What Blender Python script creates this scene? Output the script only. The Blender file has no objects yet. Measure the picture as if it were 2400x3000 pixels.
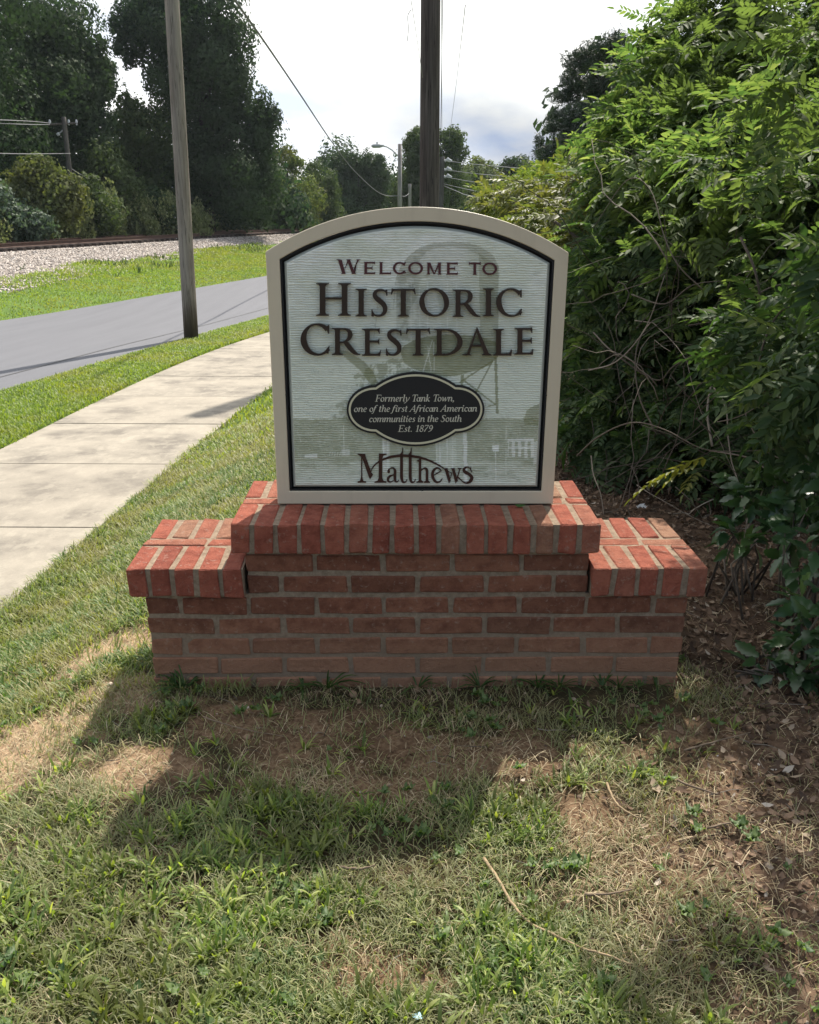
import bpy, math, random
import numpy as np
from mathutils import Vector, Matrix, Euler

random.seed(7)
rng = np.random.default_rng(11)
scene = bpy.context.scene
col = scene.collection

# ---------------------------------------------------------------- camera
CAM_H, PITCH, ROLL, FPX = 1.3942, 0.3369, 0.0049, 2526.7      # focal length in pixels of a 2400 px wide frame
cd = bpy.data.cameras.new('camera'); cam = bpy.data.objects.new('camera', cd); col.objects.link(cam)
cd.sensor_fit = 'HORIZONTAL'; cd.sensor_width = 36.0; cd.lens = 36.0 * FPX / 2400.0
cd.clip_start = 0.05; cd.clip_end = 3000
cam.matrix_world = (Matrix.Translation((0, 0, CAM_H)) @ Matrix.Rotation(math.pi / 2 - PITCH, 4, 'X') @ Matrix.Rotation(ROLL, 4, 'Z'))
scene.camera = cam

# ---------------------------------------------------------------- light
SUN_AZ, SUN_EL = math.radians(19), math.radians(53.5)
sdir = Vector((math.sin(SUN_AZ) * math.cos(SUN_EL), math.cos(SUN_AZ) * math.cos(SUN_EL), math.sin(SUN_EL)))
sl = bpy.data.lights.new('sun', 'SUN'); sl.energy = 5.0; sl.angle = math.radians(0.6); sl.color = (1.0, 0.93, 0.82)
so = bpy.data.objects.new('sun', sl); col.objects.link(so)
so.rotation_euler = (-sdir).to_track_quat('-Z', 'Y').to_euler()
so.location = sdir * 60

world = bpy.data.worlds.new('World'); scene.world = world; world.use_nodes = True
wn, wl = world.node_tree.nodes, world.node_tree.links
wn.clear()
wo = wn.new('ShaderNodeOutputWorld')
sky = wn.new('ShaderNodeTexSky'); sky.sky_type = 'NISHITA'; sky.sun_disc = False
sky.sun_elevation = SUN_EL; sky.sun_rotation = SUN_AZ; sky.air_density = 1.2; sky.dust_density = 4.0
bg1 = wn.new('ShaderNodeBackground'); bg1.inputs[1].default_value = 0.13; wl.new(sky.outputs[0], bg1.inputs[0])
tc = wn.new('ShaderNodeTexCoord')
mp = wn.new('ShaderNodeMapping'); mp.inputs['Scale'].default_value = (1.0, 1.0, 2.6); wl.new(tc.outputs['Generated'], mp.inputs[0])
nz = wn.new('ShaderNodeTexNoise'); nz.inputs['Scale'].default_value = 2.3; nz.inputs['Detail'].default_value = 7; nz.inputs['Roughness'].default_value = 0.52
wl.new(mp.outputs[0], nz.inputs['Vector'])
cov = wn.new('ShaderNodeValToRGB'); cov.color_ramp.elements[0].position = 0.27; cov.color_ramp.elements[1].position = 0.46
wl.new(nz.outputs['Fac'], cov.inputs[0])
# the grey-blue underside of the cloud bank low over the road
nrm = wn.new('ShaderNodeVectorMath'); nrm.operation = 'NORMALIZE'; wl.new(tc.outputs['Generated'], nrm.inputs[0])
nz2 = wn.new('ShaderNodeTexNoise'); nz2.inputs['Scale'].default_value = 5.0; nz2.inputs['Detail'].default_value = 6; wl.new(nrm.outputs[0], nz2.inputs['Vector'])
dist = wn.new('ShaderNodeVectorMath'); dist.operation = 'ADD'; wl.new(nrm.outputs[0], dist.inputs[0])
nsc = wn.new('ShaderNodeVectorMath'); nsc.operation = 'SCALE'; nsc.inputs['Scale'].default_value = 0.13; wl.new(nz2.outputs['Color'], nsc.inputs[0]); wl.new(nsc.outputs[0], dist.inputs[1])
mp2 = wn.new('ShaderNodeMapping'); mp2.vector_type = 'POINT'
CL = Vector((0.135, 0.985, 0.080)) + Vector((0.065, 0.065, 0.065))
S3 = (4.8, 1.0, 14.0)
mp2.inputs['Scale'].default_value = S3; mp2.inputs['Location'].default_value = tuple(-CL[i] * S3[i] for i in range(3))
wl.new(dist.outputs[0], mp2.inputs[0])
ln = wn.new('ShaderNodeVectorMath'); ln.operation = 'LENGTH'; wl.new(mp2.outputs[0], ln.inputs[0])
cr2 = wn.new('ShaderNodeValToRGB'); cr2.color_ramp.interpolation = 'EASE'
cr2.color_ramp.elements[0].position = 0.15; cr2.color_ramp.elements[0].color = (0.27, 0.33, 0.46, 1)
cr2.color_ramp.elements[1].position = 1.0; cr2.color_ramp.elements[1].color = (0.96, 0.98, 1.0, 1)
wl.new(ln.outputs['Value'], cr2.inputs[0])
# every other cloud: bright, with soft greyer bellies
nz3 = wn.new('ShaderNodeTexNoise'); nz3.inputs['Scale'].default_value = 3.1; nz3.inputs['Detail'].default_value = 5; wl.new(mp.outputs[0], nz3.inputs['Vector'])
cr3 = wn.new('ShaderNodeValToRGB')
cr3.color_ramp.elements[0].position = 0.34; cr3.color_ramp.elements[0].color = (0.56, 0.61, 0.70, 1)
cr3.color_ramp.elements[1].position = 0.52; cr3.color_ramp.elements[1].color = (1.0, 0.975, 0.93, 1)
wl.new(nz3.outputs['Fac'], cr3.inputs[0])
mul = wn.new('ShaderNodeMixRGB'); mul.blend_type = 'MULTIPLY'; mul.inputs[0].default_value = 1; wl.new(cr2.outputs[0], mul.inputs[1]); wl.new(cr3.outputs[0], mul.inputs[2])
bg2 = wn.new('ShaderNodeBackground'); bg2.inputs[1].default_value = 1.08; wl.new(mul.outputs[0], bg2.inputs[0])
# the cloud bank stands on the sun's side of the sky; it breaks up into blue behind the viewer
sx = wn.new('ShaderNodeSeparateXYZ'); wl.new(nrm.outputs[0], sx.inputs[0])
ad = wn.new('ShaderNodeMath'); ad.operation = 'MULTIPLY_ADD'; wl.new(nz3.outputs['Fac'], ad.inputs[0]); ad.inputs[1].default_value = .9; wl.new(sx.outputs['Y'], ad.inputs[2])
brk = wn.new('ShaderNodeMapRange'); brk.interpolation_type = 'SMOOTHSTEP'; wl.new(ad.outputs[0], brk.inputs[0]); brk.inputs[1].default_value = -.38; brk.inputs[2].default_value = .62
cm = wn.new('ShaderNodeMath'); cm.operation = 'MULTIPLY'; wl.new(cov.outputs[0], cm.inputs[0]); wl.new(brk.outputs[0], cm.inputs[1])
mixw = wn.new('ShaderNodeMixShader'); wl.new(cm.outputs[0], mixw.inputs[0]); wl.new(bg1.outputs[0], mixw.inputs[1]); wl.new(bg2.outputs[0], mixw.inputs[2])
wl.new(mixw.outputs[0], wo.inputs[0])

vs = scene.view_settings; vs.view_transform = 'Standard'; vs.look = 'None'; vs.exposure = 0.63; vs.gamma = 1.0; vs.use_curve_mapping = False
scene.cycles.max_bounces = 6; scene.cycles.diffuse_bounces = 3; scene.cycles.transmission_bounces = 4; scene.cycles.transparent_max_bounces = 4
scene.cycles.sample_clamp_indirect = 4

# ---------------------------------------------------------------- helpers
def at(px, py, Y):
    """point of the place at distance Y, seen at (px, py) of a 1725 x 2156 print of the photograph"""
    X_, Y_ = px / .71875 - 1200, py / .71875 - 1500
    x = X_ * math.cos(ROLL) + Y_ * math.sin(ROLL); y = -X_ * math.sin(ROLL) + Y_ * math.cos(ROLL)
    d = (x, FPX * math.cos(PITCH) - y * math.sin(PITCH), -FPX * math.sin(PITCH) - y * math.cos(PITCH))
    t = Y / d[1]
    return Vector((d[0] * t, Y, d[2] * t + CAM_H))
def gnd(px, py, z=0.0):
    d = at(px, py, 1.0) - Vector((0, 0, CAM_H))
    t = (z - CAM_H) / d.z
    return d.x * t, d.y * t

def tag(o, label=None, cat=None, group=None, kind=None):
    if label: o['label'] = label
    if cat: o['category'] = cat
    if group: o['group'] = group
    if kind: o['kind'] = kind
    return o
def empty(name, loc=(0, 0, 0), rz=0):
    o = bpy.data.objects.new(name, None); col.objects.link(o); o.location = loc; o.rotation_euler = (0, 0, rz); o.empty_display_size = .2
    return o
def link(name, me, mats, parent=None, loc=(0, 0, 0), rot=(0, 0, 0)):
    o = bpy.data.objects.new(name, me); col.objects.link(o)
    if mats is not None and not me.materials:
        for m in (mats if isinstance(mats, (list, tuple)) else [mats]): me.materials.append(m)
    o.location = loc; o.rotation_euler = rot
    if parent: o.parent = parent
    return o
def mesh(name, verts, faces, smooth=False):
    me = bpy.data.meshes.new(name)
    me.from_pydata([tuple(v) for v in verts], [], [tuple(f) for f in faces]); me.update()
    if smooth: me.polygons.foreach_set('use_smooth', [True] * len(me.polygons))
    return me
def fastmesh(name, V, loops, starts, totals, smooth=False, attrs=None, matidx=None):
    me = bpy.data.meshes.new(name)
    V = np.asarray(V, np.float32)
    me.vertices.add(len(V)); me.vertices.foreach_set('co', V.ravel())
    me.loops.add(len(loops)); me.loops.foreach_set('vertex_index', np.asarray(loops, np.int32))
    me.polygons.add(len(starts)); me.polygons.foreach_set('loop_start', np.asarray(starts, np.int32))
    me.polygons.foreach_set('loop_total', np.asarray(totals, np.int32))
    if smooth: me.polygons.foreach_set('use_smooth', np.ones(len(starts), bool))
    if matidx is not None: me.polygons.foreach_set('material_index', np.asarray(matidx, np.int32))
    if attrs:
        for k, a in attrs.items():
            at_ = me.color_attributes.new(k, 'FLOAT_COLOR', 'POINT')
            c = np.ones((len(V), 4), np.float32); c[:, :3] = a; at_.data.foreach_set('color', c.ravel())
    me.update(calc_edges=True)
    return me
def scatter(name, TV, TF, pos, R, S, smooth=False):
    """copies of a small template (TV verts, TF faces) at pos with rotation matrices R and scales S, as one mesh"""
    TV = np.asarray(TV, float); n, m = len(pos), len(TV)
    V = np.einsum('nij,nmj->nmi', R, TV[None] * S[:, None, :] if S.ndim == 2 else TV[None] * S[:, None, None]) + pos[:, None, :]
    fl = np.concatenate([np.asarray(f) for f in TF]); ft = np.array([len(f) for f in TF])
    loops = (fl[None] + (np.arange(n) * m)[:, None]).ravel()
    totals = np.tile(ft, n); starts = np.concatenate([[0], np.cumsum(totals)[:-1]])
    return fastmesh(name, V.reshape(-1, 3), loops, starts, totals, smooth)
def frames(xdir, up):
    """rotation matrices with local X along xdir and local Z near up"""
    x = xdir / np.linalg.norm(xdir, axis=1, keepdims=True)
    y = np.cross(up, x); y /= np.linalg.norm(y, axis=1, keepdims=True) + 1e-9
    z = np.cross(x, y)
    return np.stack([x, y, z], axis=2)
def unit(n):
    v = rng.normal(size=(n, 3)); return v / np.linalg.norm(v, axis=1, keepdims=True)
def grid_noise(n=64, seed=0):
    return np.random.default_rng(seed).random((n, n))
NG = [grid_noise(64, s) for s in range(8)]
def noise2(x, y, k=0):
    g = NG[k % 8]; x = np.asarray(x, float) + 1000; y = np.asarray(y, float) + 1000
    xi, yi = np.floor(x).astype(int), np.floor(y).astype(int); fx, fy = x - xi, y - yi
    fx = fx * fx * (3 - 2 * fx); fy = fy * fy * (3 - 2 * fy); n = 64
    a = g[xi % n, yi % n]; b = g[(xi + 1) % n, yi % n]; c = g[xi % n, (yi + 1) % n]; d = g[(xi + 1) % n, (yi + 1) % n]
    return (a * (1 - fx) + b * fx) * (1 - fy) + (c * (1 - fx) + d * fx) * fy
def fbm(x, y, k=0, o=4):
    s, a, t = 0, 1.0, 0
    for i in range(o): s = s + a * noise2(x * 2 ** i + 17 * i, y * 2 ** i - 9 * i, k + i); t += a; a *= .55
    return s / t
def sstep(a, b, x):
    t = np.clip((x - a) / (b - a), 0, 1); return t * t * (3 - 2 * t)

def tube(path, rad, nseg=6, closed_ends=True):
    """verts, faces of a round tube along a polyline; rad may vary"""
    P = [Vector(p) for p in path]; n = len(P)
    rad = [rad] * n if not hasattr(rad, '__len__') else rad
    V, F = [], []
    prev = None
    for i in range(n):
        t = (P[min(i + 1, n - 1)] - P[max(i - 1, 0)]).normalized()
        a = Vector((0, 0, 1)) if abs(t.z) < .9 else Vector((1, 0, 0))
        u = t.cross(a).normalized() if prev is None else (prev - t * prev.dot(t)).normalized()
        prev = u; w = t.cross(u)
        for k in range(nseg):
            an = 2 * math.pi * k / nseg
            V.append(P[i] + (u * math.cos(an) + w * math.sin(an)) * rad[i])
    for i in range(n - 1):
        for k in range(nseg):
            a, b = i * nseg + k, i * nseg + (k + 1) % nseg
            F.append((a, b, b + nseg, a + nseg))
    if closed_ends:
        F.append(tuple(range(nseg))[::-1]); F.append(tuple((n - 1) * nseg + k for k in range(nseg)))
    return V, F
class MB:
    def __init__(s): s.V, s.F = [], []
    def add(s, VF):
        o = len(s.V); s.V += [tuple(v) for v in VF[0]]; s.F += [tuple(i + o for i in f) for f in VF[1]]; return s
    def box(s, x0, x1, y0, y1, z0, z1):
        return s.add(([(x0, y0, z0), (x1, y0, z0), (x1, y1, z0), (x0, y1, z0), (x0, y0, z1), (x1, y0, z1), (x1, y1, z1), (x0, y1, z1)],
                      [(3, 2, 1, 0), (4, 5, 6, 7), (0, 1, 5, 4), (1, 2, 6, 5), (2, 3, 7, 6), (3, 0, 4, 7)]))
    def build(s, name, mat, parent=None, smooth=False, **k):
        return link(name, mesh(name, s.V, s.F, smooth), mat, parent, **k)

# ---------------------------------------------------------------- materials
class NT:
    def __init__(s, name):
        s.m = bpy.data.materials.new(name); s.m.use_nodes = True; s.n = s.m.node_tree.nodes; s.l = s.m.node_tree.links
        s.n.clear(); s.out = s.n.new('ShaderNodeOutputMaterial')
    def node(s, t, **inp):
        nd = s.n.new(t)
        for k, v in inp.items():
            if k in nd.inputs: s.set(nd, k, v)
            else: setattr(nd, k, v)
        return nd
    def set(s, nd, k, v):
        if isinstance(v, bpy.types.NodeSocket): s.l.new(v, nd.inputs[k])
        else: nd.inputs[k].default_value = v
    def noise(s, scale, detail=4, rough=.55, vec=None, w=None):
        nd = s.n.new('ShaderNodeTexNoise'); nd.inputs['Scale'].default_value = scale; nd.inputs['Detail'].default_value = detail; nd.inputs['Roughness'].default_value = rough
        if vec is not None: s.l.new(vec, nd.inputs['Vector'])
        return nd.outputs['Fac']
    def ramp(s, fac, stops):
        nd = s.n.new('ShaderNodeValToRGB'); s.l.new(fac, nd.inputs[0]); e = nd.color_ramp.elements
        while len(e) < len(stops): e.new(.5)
        for i, (p, c) in enumerate(stops):
            e[i].position = p; e[i].color = (*c, 1) if len(c) == 3 else c
        return nd.outputs[0]
    def step(s, fac, a, b):
        nd = s.n.new('ShaderNodeMapRange'); s.l.new(fac, nd.inputs[0]); nd.inputs[1].default_value = a; nd.inputs[2].default_value = b
        nd.interpolation_type = 'SMOOTHSTEP'
        return nd.outputs[0]
    def mix(s, f, a, b, mode='MIX'):
        nd = s.n.new('ShaderNodeMixRGB'); nd.blend_type = mode
        for i, v in enumerate((f, a, b)):
            if isinstance(v, bpy.types.NodeSocket): s.l.new(v, nd.inputs[i])
            elif i == 0: nd.inputs[0].default_value = v
            else: nd.inputs[i].default_value = (*v, 1)
        return nd.outputs[0]
    def math(s, op, a, b=0):
        nd = s.n.new('ShaderNodeMath'); nd.operation = op
        for i, v in enumerate((a, b)):
            if isinstance(v, bpy.types.NodeSocket): s.l.new(v, nd.inputs[i])
            else: nd.inputs[i].default_value = v
        return nd.outputs[0]
    def map(s, vec, scale):
        nd = s.n.new('ShaderNodeMapping'); s.l.new(vec, nd.inputs[0]); nd.inputs['Scale'].default_value = scale; return nd.outputs[0]
    @property
    def obj(s): return s.node('ShaderNodeTexCoord').outputs['Object']
    @property
    def pos(s): return s.node('ShaderNodeNewGeometry').outputs['Position']
    @property
    def island(s): return s.node('ShaderNodeNewGeometry').outputs['Random Per Island']
    @property
    def orand(s): return s.node('ShaderNodeObjectInfo').outputs['Random']
    def bump(s, h, strength, distance):
        nd = s.n.new('ShaderNodeBump'); s.l.new(h, nd.inputs['Height']); nd.inputs['Strength'].default_value = strength; nd.inputs['Distance'].default_value = distance
        return nd.outputs[0]
    def principled(s, color, rough=.8, bump=None, spec=.3, **kw):
        b = s.n.new('ShaderNodeBsdfPrincipled')
        if isinstance(color, bpy.types.NodeSocket): s.l.new(color, b.inputs['Base Color'])
        else: b.inputs['Base Color'].default_value = (*color, 1)
        s.set(b, 'Roughness', rough); s.set(b, 'Specular IOR Level', spec)
        if bump is not None: s.l.new(bump, b.inputs['Normal'])
        for k, v in kw.items(): s.set(b, k, v)
        s.l.new(b.outputs[0], s.out.inputs[0]); return s.m
    def leaf(s, color, trans_color, t=.4, rough=.5, spec=.35):
        b = s.n.new('ShaderNodeBsdfPrincipled'); tr = s.n.new('ShaderNodeBsdfTranslucent'); mx = s.n.new('ShaderNodeMixShader')
        s.set(b, 'Base Color', color); s.set(b, 'Roughness', rough); s.set(b, 'Specular IOR Level', spec); s.set(tr, 'Color', trans_color)
        mx.inputs[0].default_value = t; s.l.new(b.outputs[0], mx.inputs[1]); s.l.new(tr.outputs[0], mx.inputs[2]); s.l.new(mx.outputs[0], s.out.inputs[0])
        return s.m

def leafmat(name, stops, tmul=(1.5, 1.7, .7), t=.4, rough=.5, patch=None, spec=.35):
    m = NT(name)
    c = m.ramp(m.island, stops)
    if patch:                                   # broad colour drift from place to place, as growth differs
        c = m.mix(m.step(m.noise(patch[0], 3, vec=m.pos), .42, .6), c, patch[1])
    return m.leaf(c, m.mix(1.0, c, tmul, 'MULTIPLY'), t, rough, spec)
def flat(name, c, rough=.6, spec=.4, nscale=None, amt=.15, **kw):
    m = NT(name)
    if nscale:
        f = m.noise(nscale, 5, vec=m.obj)
        c2 = tuple(v * (1 - amt) for v in c); c3 = tuple(min(1, v * (1 + amt)) for v in c)
        return m.principled(m.ramp(f, [(.3, c2), (.7, c3)]), rough, m.bump(f, .25, .004), spec, **kw)
    return m.principled(c, rough, None, spec, **kw)
# ================================================================ the lie of the land
def P_(y):                                       # the land falls away from the sign to the road, then levels off
    t = .8 - .04 * y
    return -1.0 + .5 * (t + np.sqrt(t * t + .004))
YN = [-30, 0, 5, 9.75, 12.3, 16.5, 20.9, 30, 43, 60, 90, 160]; XN = [-7.2, -5.4, -5.05, -4.69, -4.45, -4.0, -3.39, -1.3, 3, 11, 30, 80]
YF = [-30, 0, 10, 19.3, 22.8, 27.5, 34.9, 45, 60, 90, 160]; XF = [-13, -11.2, -10.4, -9.05, -8.17, -7.06, -5.2, -1.8, 6, 24, 74]
YR = [-40, 0, 15, 28, 35.5, 41.5, 53.4, 68.5, 85, 110, 160]; XR = [-32, -24, -20.8, -17.8, -16.2, -14.8, -12.2, -7.5, 0, 14, 56]
YG = [-40, 0, 23.3, 30, 43, 60, 85, 110, 160]; XG = [-22, -13.5, -10.9, -10.9, -10.8, -7.6, 2.2, 16.5, 58]
YSR = [-6, 0, 3.55, 6.3, 7.9, 10.2, 14, 17, 25, 40]; XSR = [-2.1, -1.95, -1.86, -1.80, -1.76, -1.65, -1.42, -1.1, .3, 4.5]
YSL = [-6, 0, 6.7, 8.2, 10.7, 13.8, 17.1, 25, 40]; XSL = [-3.5, -3.36, -3.33, -3.34, -3.36, -3.2, -2.78, -1.3, 2.9]
def smooth_interp(ys, xs):
    gy = np.linspace(ys[0], ys[-1], 800); gx = np.interp(gy, ys, xs)
    w = 4.0; k = int(w / (gy[1] - gy[0])) | 1
    pad = np.concatenate([gx[0] + (np.arange(-k, 0)) * (gx[1] - gx[0]), gx, gx[-1] + np.arange(1, k + 1) * (gx[-1] - gx[-2])])
    ker = np.hanning(2 * k + 1); ker /= ker.sum(); sm = np.convolve(pad, ker, 'valid')
    return lambda y: np.interp(y, gy, sm[:len(gy)])
xn, xf, xr, xg, xsr, xsl = [smooth_interp(a, b) for a, b in ((YN, XN), (YF, XF), (YR, XR), (YG, XG), (YSR, XSR), (YSL, XSL))]
def H(x, y, fine=True):
    x, y = np.asarray(x, float), np.asarray(y, float)
    base = np.where(y > 1.5, P_(y), P_(1.5))
    near = -.035 * np.maximum(0, y - 3.2) - .020
    s = sstep(.75, 1.75, -x)
    h = near * (1 - s) + base * s
    f, g, r = xf(y), xg(y), xr(y)
    tb = np.clip((f - x) / np.maximum(f - g, .5), 0, 1); tg = np.clip((g - x) / np.maximum(g - (r + 1.9), .5), 0, 1)
    up = .12 * sstep(0, .3, tb) + .34 * tb ** 1.3 + .33 * tg
    h = np.where(x < f, P_(y) + up * 1.0, h)
    h = np.where(x < r - 3, h - .3 * sstep(0, 3, (r - 3) - x), h)
    if fine:
        paved = ((x < xsr(y) + .02) & (x > xsl(y) - .02)) | ((x < xn(y) + .1) & (x > xf(y) - .1))
        b = .035 * (fbm(x * 1.7, y * 1.7, 1) - .5) + .018 * (fbm(x * 9, y * 9, 3, 3) - .5) + .010 * (fbm(x * 40, y * 40, 5, 2) - .5)
        h = h + np.where(paved, -.02, b)
    return h

def axis(*segs):
    out = []
    for a, b, d in segs: out.append(np.arange(a, b, d))
    return np.concatenate(out + [[segs[-1][1]]])
gx_ = axis((-400, -80, 20), (-80, -30, 2.5), (-30, -12, .5), (-12, -3.6, .15), (-3.6, -1.5, .06), (-1.5, 1.9, .018), (1.9, 5, .1), (5, 30, 1.5), (30, 100, 5), (100, 400, 20))
gy_ = axis((-60, -5, 4), (-5, .7, .2), (.7, 3.2, .018), (3.2, 8, .06), (8, 20, .2), (20, 50, .5), (50, 120, 2), (120, 900, 30))
GX, GY = np.meshgrid(gx_, gy_, indexing='ij')
GZ = H(GX, GY)
nx, ny = GX.shape
V = np.stack([GX, GY, GZ], -1).reshape(-1, 3)
i, j = np.meshgrid(np.arange(nx - 1), np.arange(ny - 1), indexing='ij')
q = np.stack([i * ny + j, (i + 1) * ny + j, (i + 1) * ny + j + 1, i * ny + j + 1], -1).reshape(-1, 4)

# bare, worn and leaf-littered places, in metres
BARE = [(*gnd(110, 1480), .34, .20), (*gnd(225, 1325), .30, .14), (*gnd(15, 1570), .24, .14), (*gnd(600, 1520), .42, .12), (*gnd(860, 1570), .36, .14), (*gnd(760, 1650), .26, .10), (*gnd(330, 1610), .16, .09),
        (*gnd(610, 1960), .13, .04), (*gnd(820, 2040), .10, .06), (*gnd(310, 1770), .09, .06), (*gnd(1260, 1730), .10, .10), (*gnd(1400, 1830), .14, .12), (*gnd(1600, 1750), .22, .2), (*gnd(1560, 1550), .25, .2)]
def bare(x, y):
    w = fbm(x * 7, y * 7, 2, 4) - .5
    b = 0
    for cx, cy, rx, ry in BARE:
        d = np.sqrt(((x - cx) / rx) ** 2 + ((y - cy) / ry) ** 2) + w * 2.4
        b = np.maximum(b, 1 - sstep(.55, 1.35, d))
    return b
def litter(x, y):                                 # under the thicket, right of the pedestal
    lim = np.interp(y, [0.8, 1.4, 1.9, 2.3, 3.0, 4, 8], [.42, .55, .72, .86, .75, .55, .45])
    return sstep(-.12, .25, x - lim + .25 * (fbm(x * 3, y * 3, 4, 3) - .5)) * sstep(11, 8, y) * sstep(6.5, 4.5, x)
def green(x, y):                                  # 0..1 how lush
    g = sstep(.36, .6, fbm(x * 2.3 + 5, y * 2.3, 6, 3))
    return g
wgt = np.zeros((nx * ny, 3))
near_zone = (V[:, 1] < 60)
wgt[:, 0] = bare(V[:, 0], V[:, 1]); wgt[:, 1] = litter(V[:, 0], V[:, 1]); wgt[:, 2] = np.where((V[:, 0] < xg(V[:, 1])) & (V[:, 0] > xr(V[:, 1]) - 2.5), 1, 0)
loops = q.ravel(); starts = np.arange(len(q)) * 4; totals = np.full(len(q), 4)
m = NT('earth_and_turf')
vc = m.node('ShaderNodeVertexColor', layer_name='kind_of_ground').outputs[0]
sp = m.node('ShaderNodeSeparateColor', Color=vc)
n1 = m.noise(14, 8, .6, m.pos); n2 = m.noise(90, 5, .6, m.pos); n3 = m.noise(1.3, 4, .5, m.pos)
turf = m.ramp(n1, [(.3, (.026, .024, .012)), (.55, (.060, .046, .024)), (.75, (.14, .095, .055))])
farturf = m.ramp(m.noise(3, 5, .6, m.pos), [(.3, (.07, .12, .025)), (.7, (.12, .19, .04))])
yy = m.node('ShaderNodeSeparateXYZ', Vector=m.pos).outputs['Y']
turf = m.mix(m.step(yy, 4, 9), turf, farturf)
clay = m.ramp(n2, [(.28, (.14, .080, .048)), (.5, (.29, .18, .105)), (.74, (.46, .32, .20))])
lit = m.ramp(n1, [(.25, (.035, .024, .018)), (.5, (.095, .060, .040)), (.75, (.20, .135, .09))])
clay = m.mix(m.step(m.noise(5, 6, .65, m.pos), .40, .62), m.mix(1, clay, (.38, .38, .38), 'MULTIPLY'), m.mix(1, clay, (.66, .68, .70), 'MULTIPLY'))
# bare clay turns paler towards the left end of the pedestal
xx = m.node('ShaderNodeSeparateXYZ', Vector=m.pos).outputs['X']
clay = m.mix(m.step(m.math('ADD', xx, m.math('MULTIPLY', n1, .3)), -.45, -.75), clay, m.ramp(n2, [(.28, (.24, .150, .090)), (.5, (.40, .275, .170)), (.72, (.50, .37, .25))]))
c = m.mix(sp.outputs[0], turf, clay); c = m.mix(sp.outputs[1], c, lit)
grav = m.ramp(m.noise(60, 3, .7, m.pos), [(.3, (.13, .12, .11)), (.6, (.32, .29, .27))])
c = m.mix(sp.outputs[2], c, grav)
hgt = m.math('ADD', n1, m.math('MULTIPLY', n2, .5))
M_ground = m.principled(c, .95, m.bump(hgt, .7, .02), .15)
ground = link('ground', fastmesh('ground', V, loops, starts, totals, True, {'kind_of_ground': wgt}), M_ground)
tag(ground, kind='structure')

def strip(name, fa, fb, y0, y1, dy, lift, mat, nacross=6, thick=0.0, zf=None):
    ys = np.arange(y0, y1 + dy / 2, dy); V = []; F = []
    for y in ys:
        a, b = float(fa(y)), float(fb(y))
        for k in range(nacross + 1):
            x = a + (b - a) * k / nacross; V.append((x, y, (float(P_(y)) if zf is None else float(zf(x, y))) + lift))
    n = nacross + 1
    for i in range(len(ys) - 1):
        for k in range(nacross): F.append((i * n + k, i * n + k + 1, (i + 1) * n + k + 1, (i + 1) * n + k))
    if thick:
        o = len(V); V += [(v[0], v[1], v[2] - thick) for v in V]
        edge = [k for k in range(n)] + [i * n + n - 1 for i in range(1, len(ys))] + [(len(ys) - 1) * n + k for k in range(n - 2, -1, -1)] + [i * n for i in range(len(ys) - 2, 0, -1)]
        for a, b in zip(edge, edge[1:] + edge[:1]): F.append((b, a, a + o, b + o))
    return link(name, mesh(name, V, F, False), mat)
# road
m = NT('asphalt')
st = m.map(m.pos, (1.6, .12, 1))
f1 = m.noise(2.0, 6, .6, st); f2 = m.noise(220, 3, .7, m.pos)
c = m.ramp(m.mix(.35, f1, f2), [(.30, (.105, .107, .120)), (.70, (.135, .137, .152))])
M_asphalt = m.principled(c, .8, m.bump(f2, .5, .005), .3)
road = strip('road', xf, xn, -30, 120, .6, .012, M_asphalt, 10, .1); tag(road, kind='structure')
# thin dark line along the near lane
sc = strip('dark_line', lambda y: xn(y) - .62 - .02 * np.sin(y), lambda y: xn(y) - .58 - .02 * np.sin(y), 4, 26, .4, .016, flat('dark_tone', (.05, .05, .055), .6), 1)
sc.parent = road

# sidewalk of separate concrete slabs
m = NT('broom_finished_concrete')
f1 = m.noise(2.2, 7, .62, m.pos); f2 = m.noise(180, 4, .7, m.map(m.pos, (.4, 1.3, 1))); f3 = m.noise(11, 6, .6, m.map(m.pos, (1, .5, 1)))
c = m.ramp(f1, [(.36, (.13, .115, .10)), (.46, (.235, .21, .175)), (.60, (.32, .285, .235))])
c = m.mix(m.math('MULTIPLY', m.step(f3, .52, .62), .3), c, (.42, .38, .31))
c = m.mix(.25, c, m.ramp(f2, [(.3, (.16, .145, .12)), (.7, (.45, .41, .34))]))
c = m.mix(m.math('MULTIPLY', m.orand, .16), c, (.26, .23, .19))
M_conc = m.principled(c, .9, m.bump(f2, .45, .003), .2)
walk = empty('sidewalk'); tag(walk, kind='structure')
k0 = -5
ys = [4.76 + 1.56 * k for k in range(k0, 18)]
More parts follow.
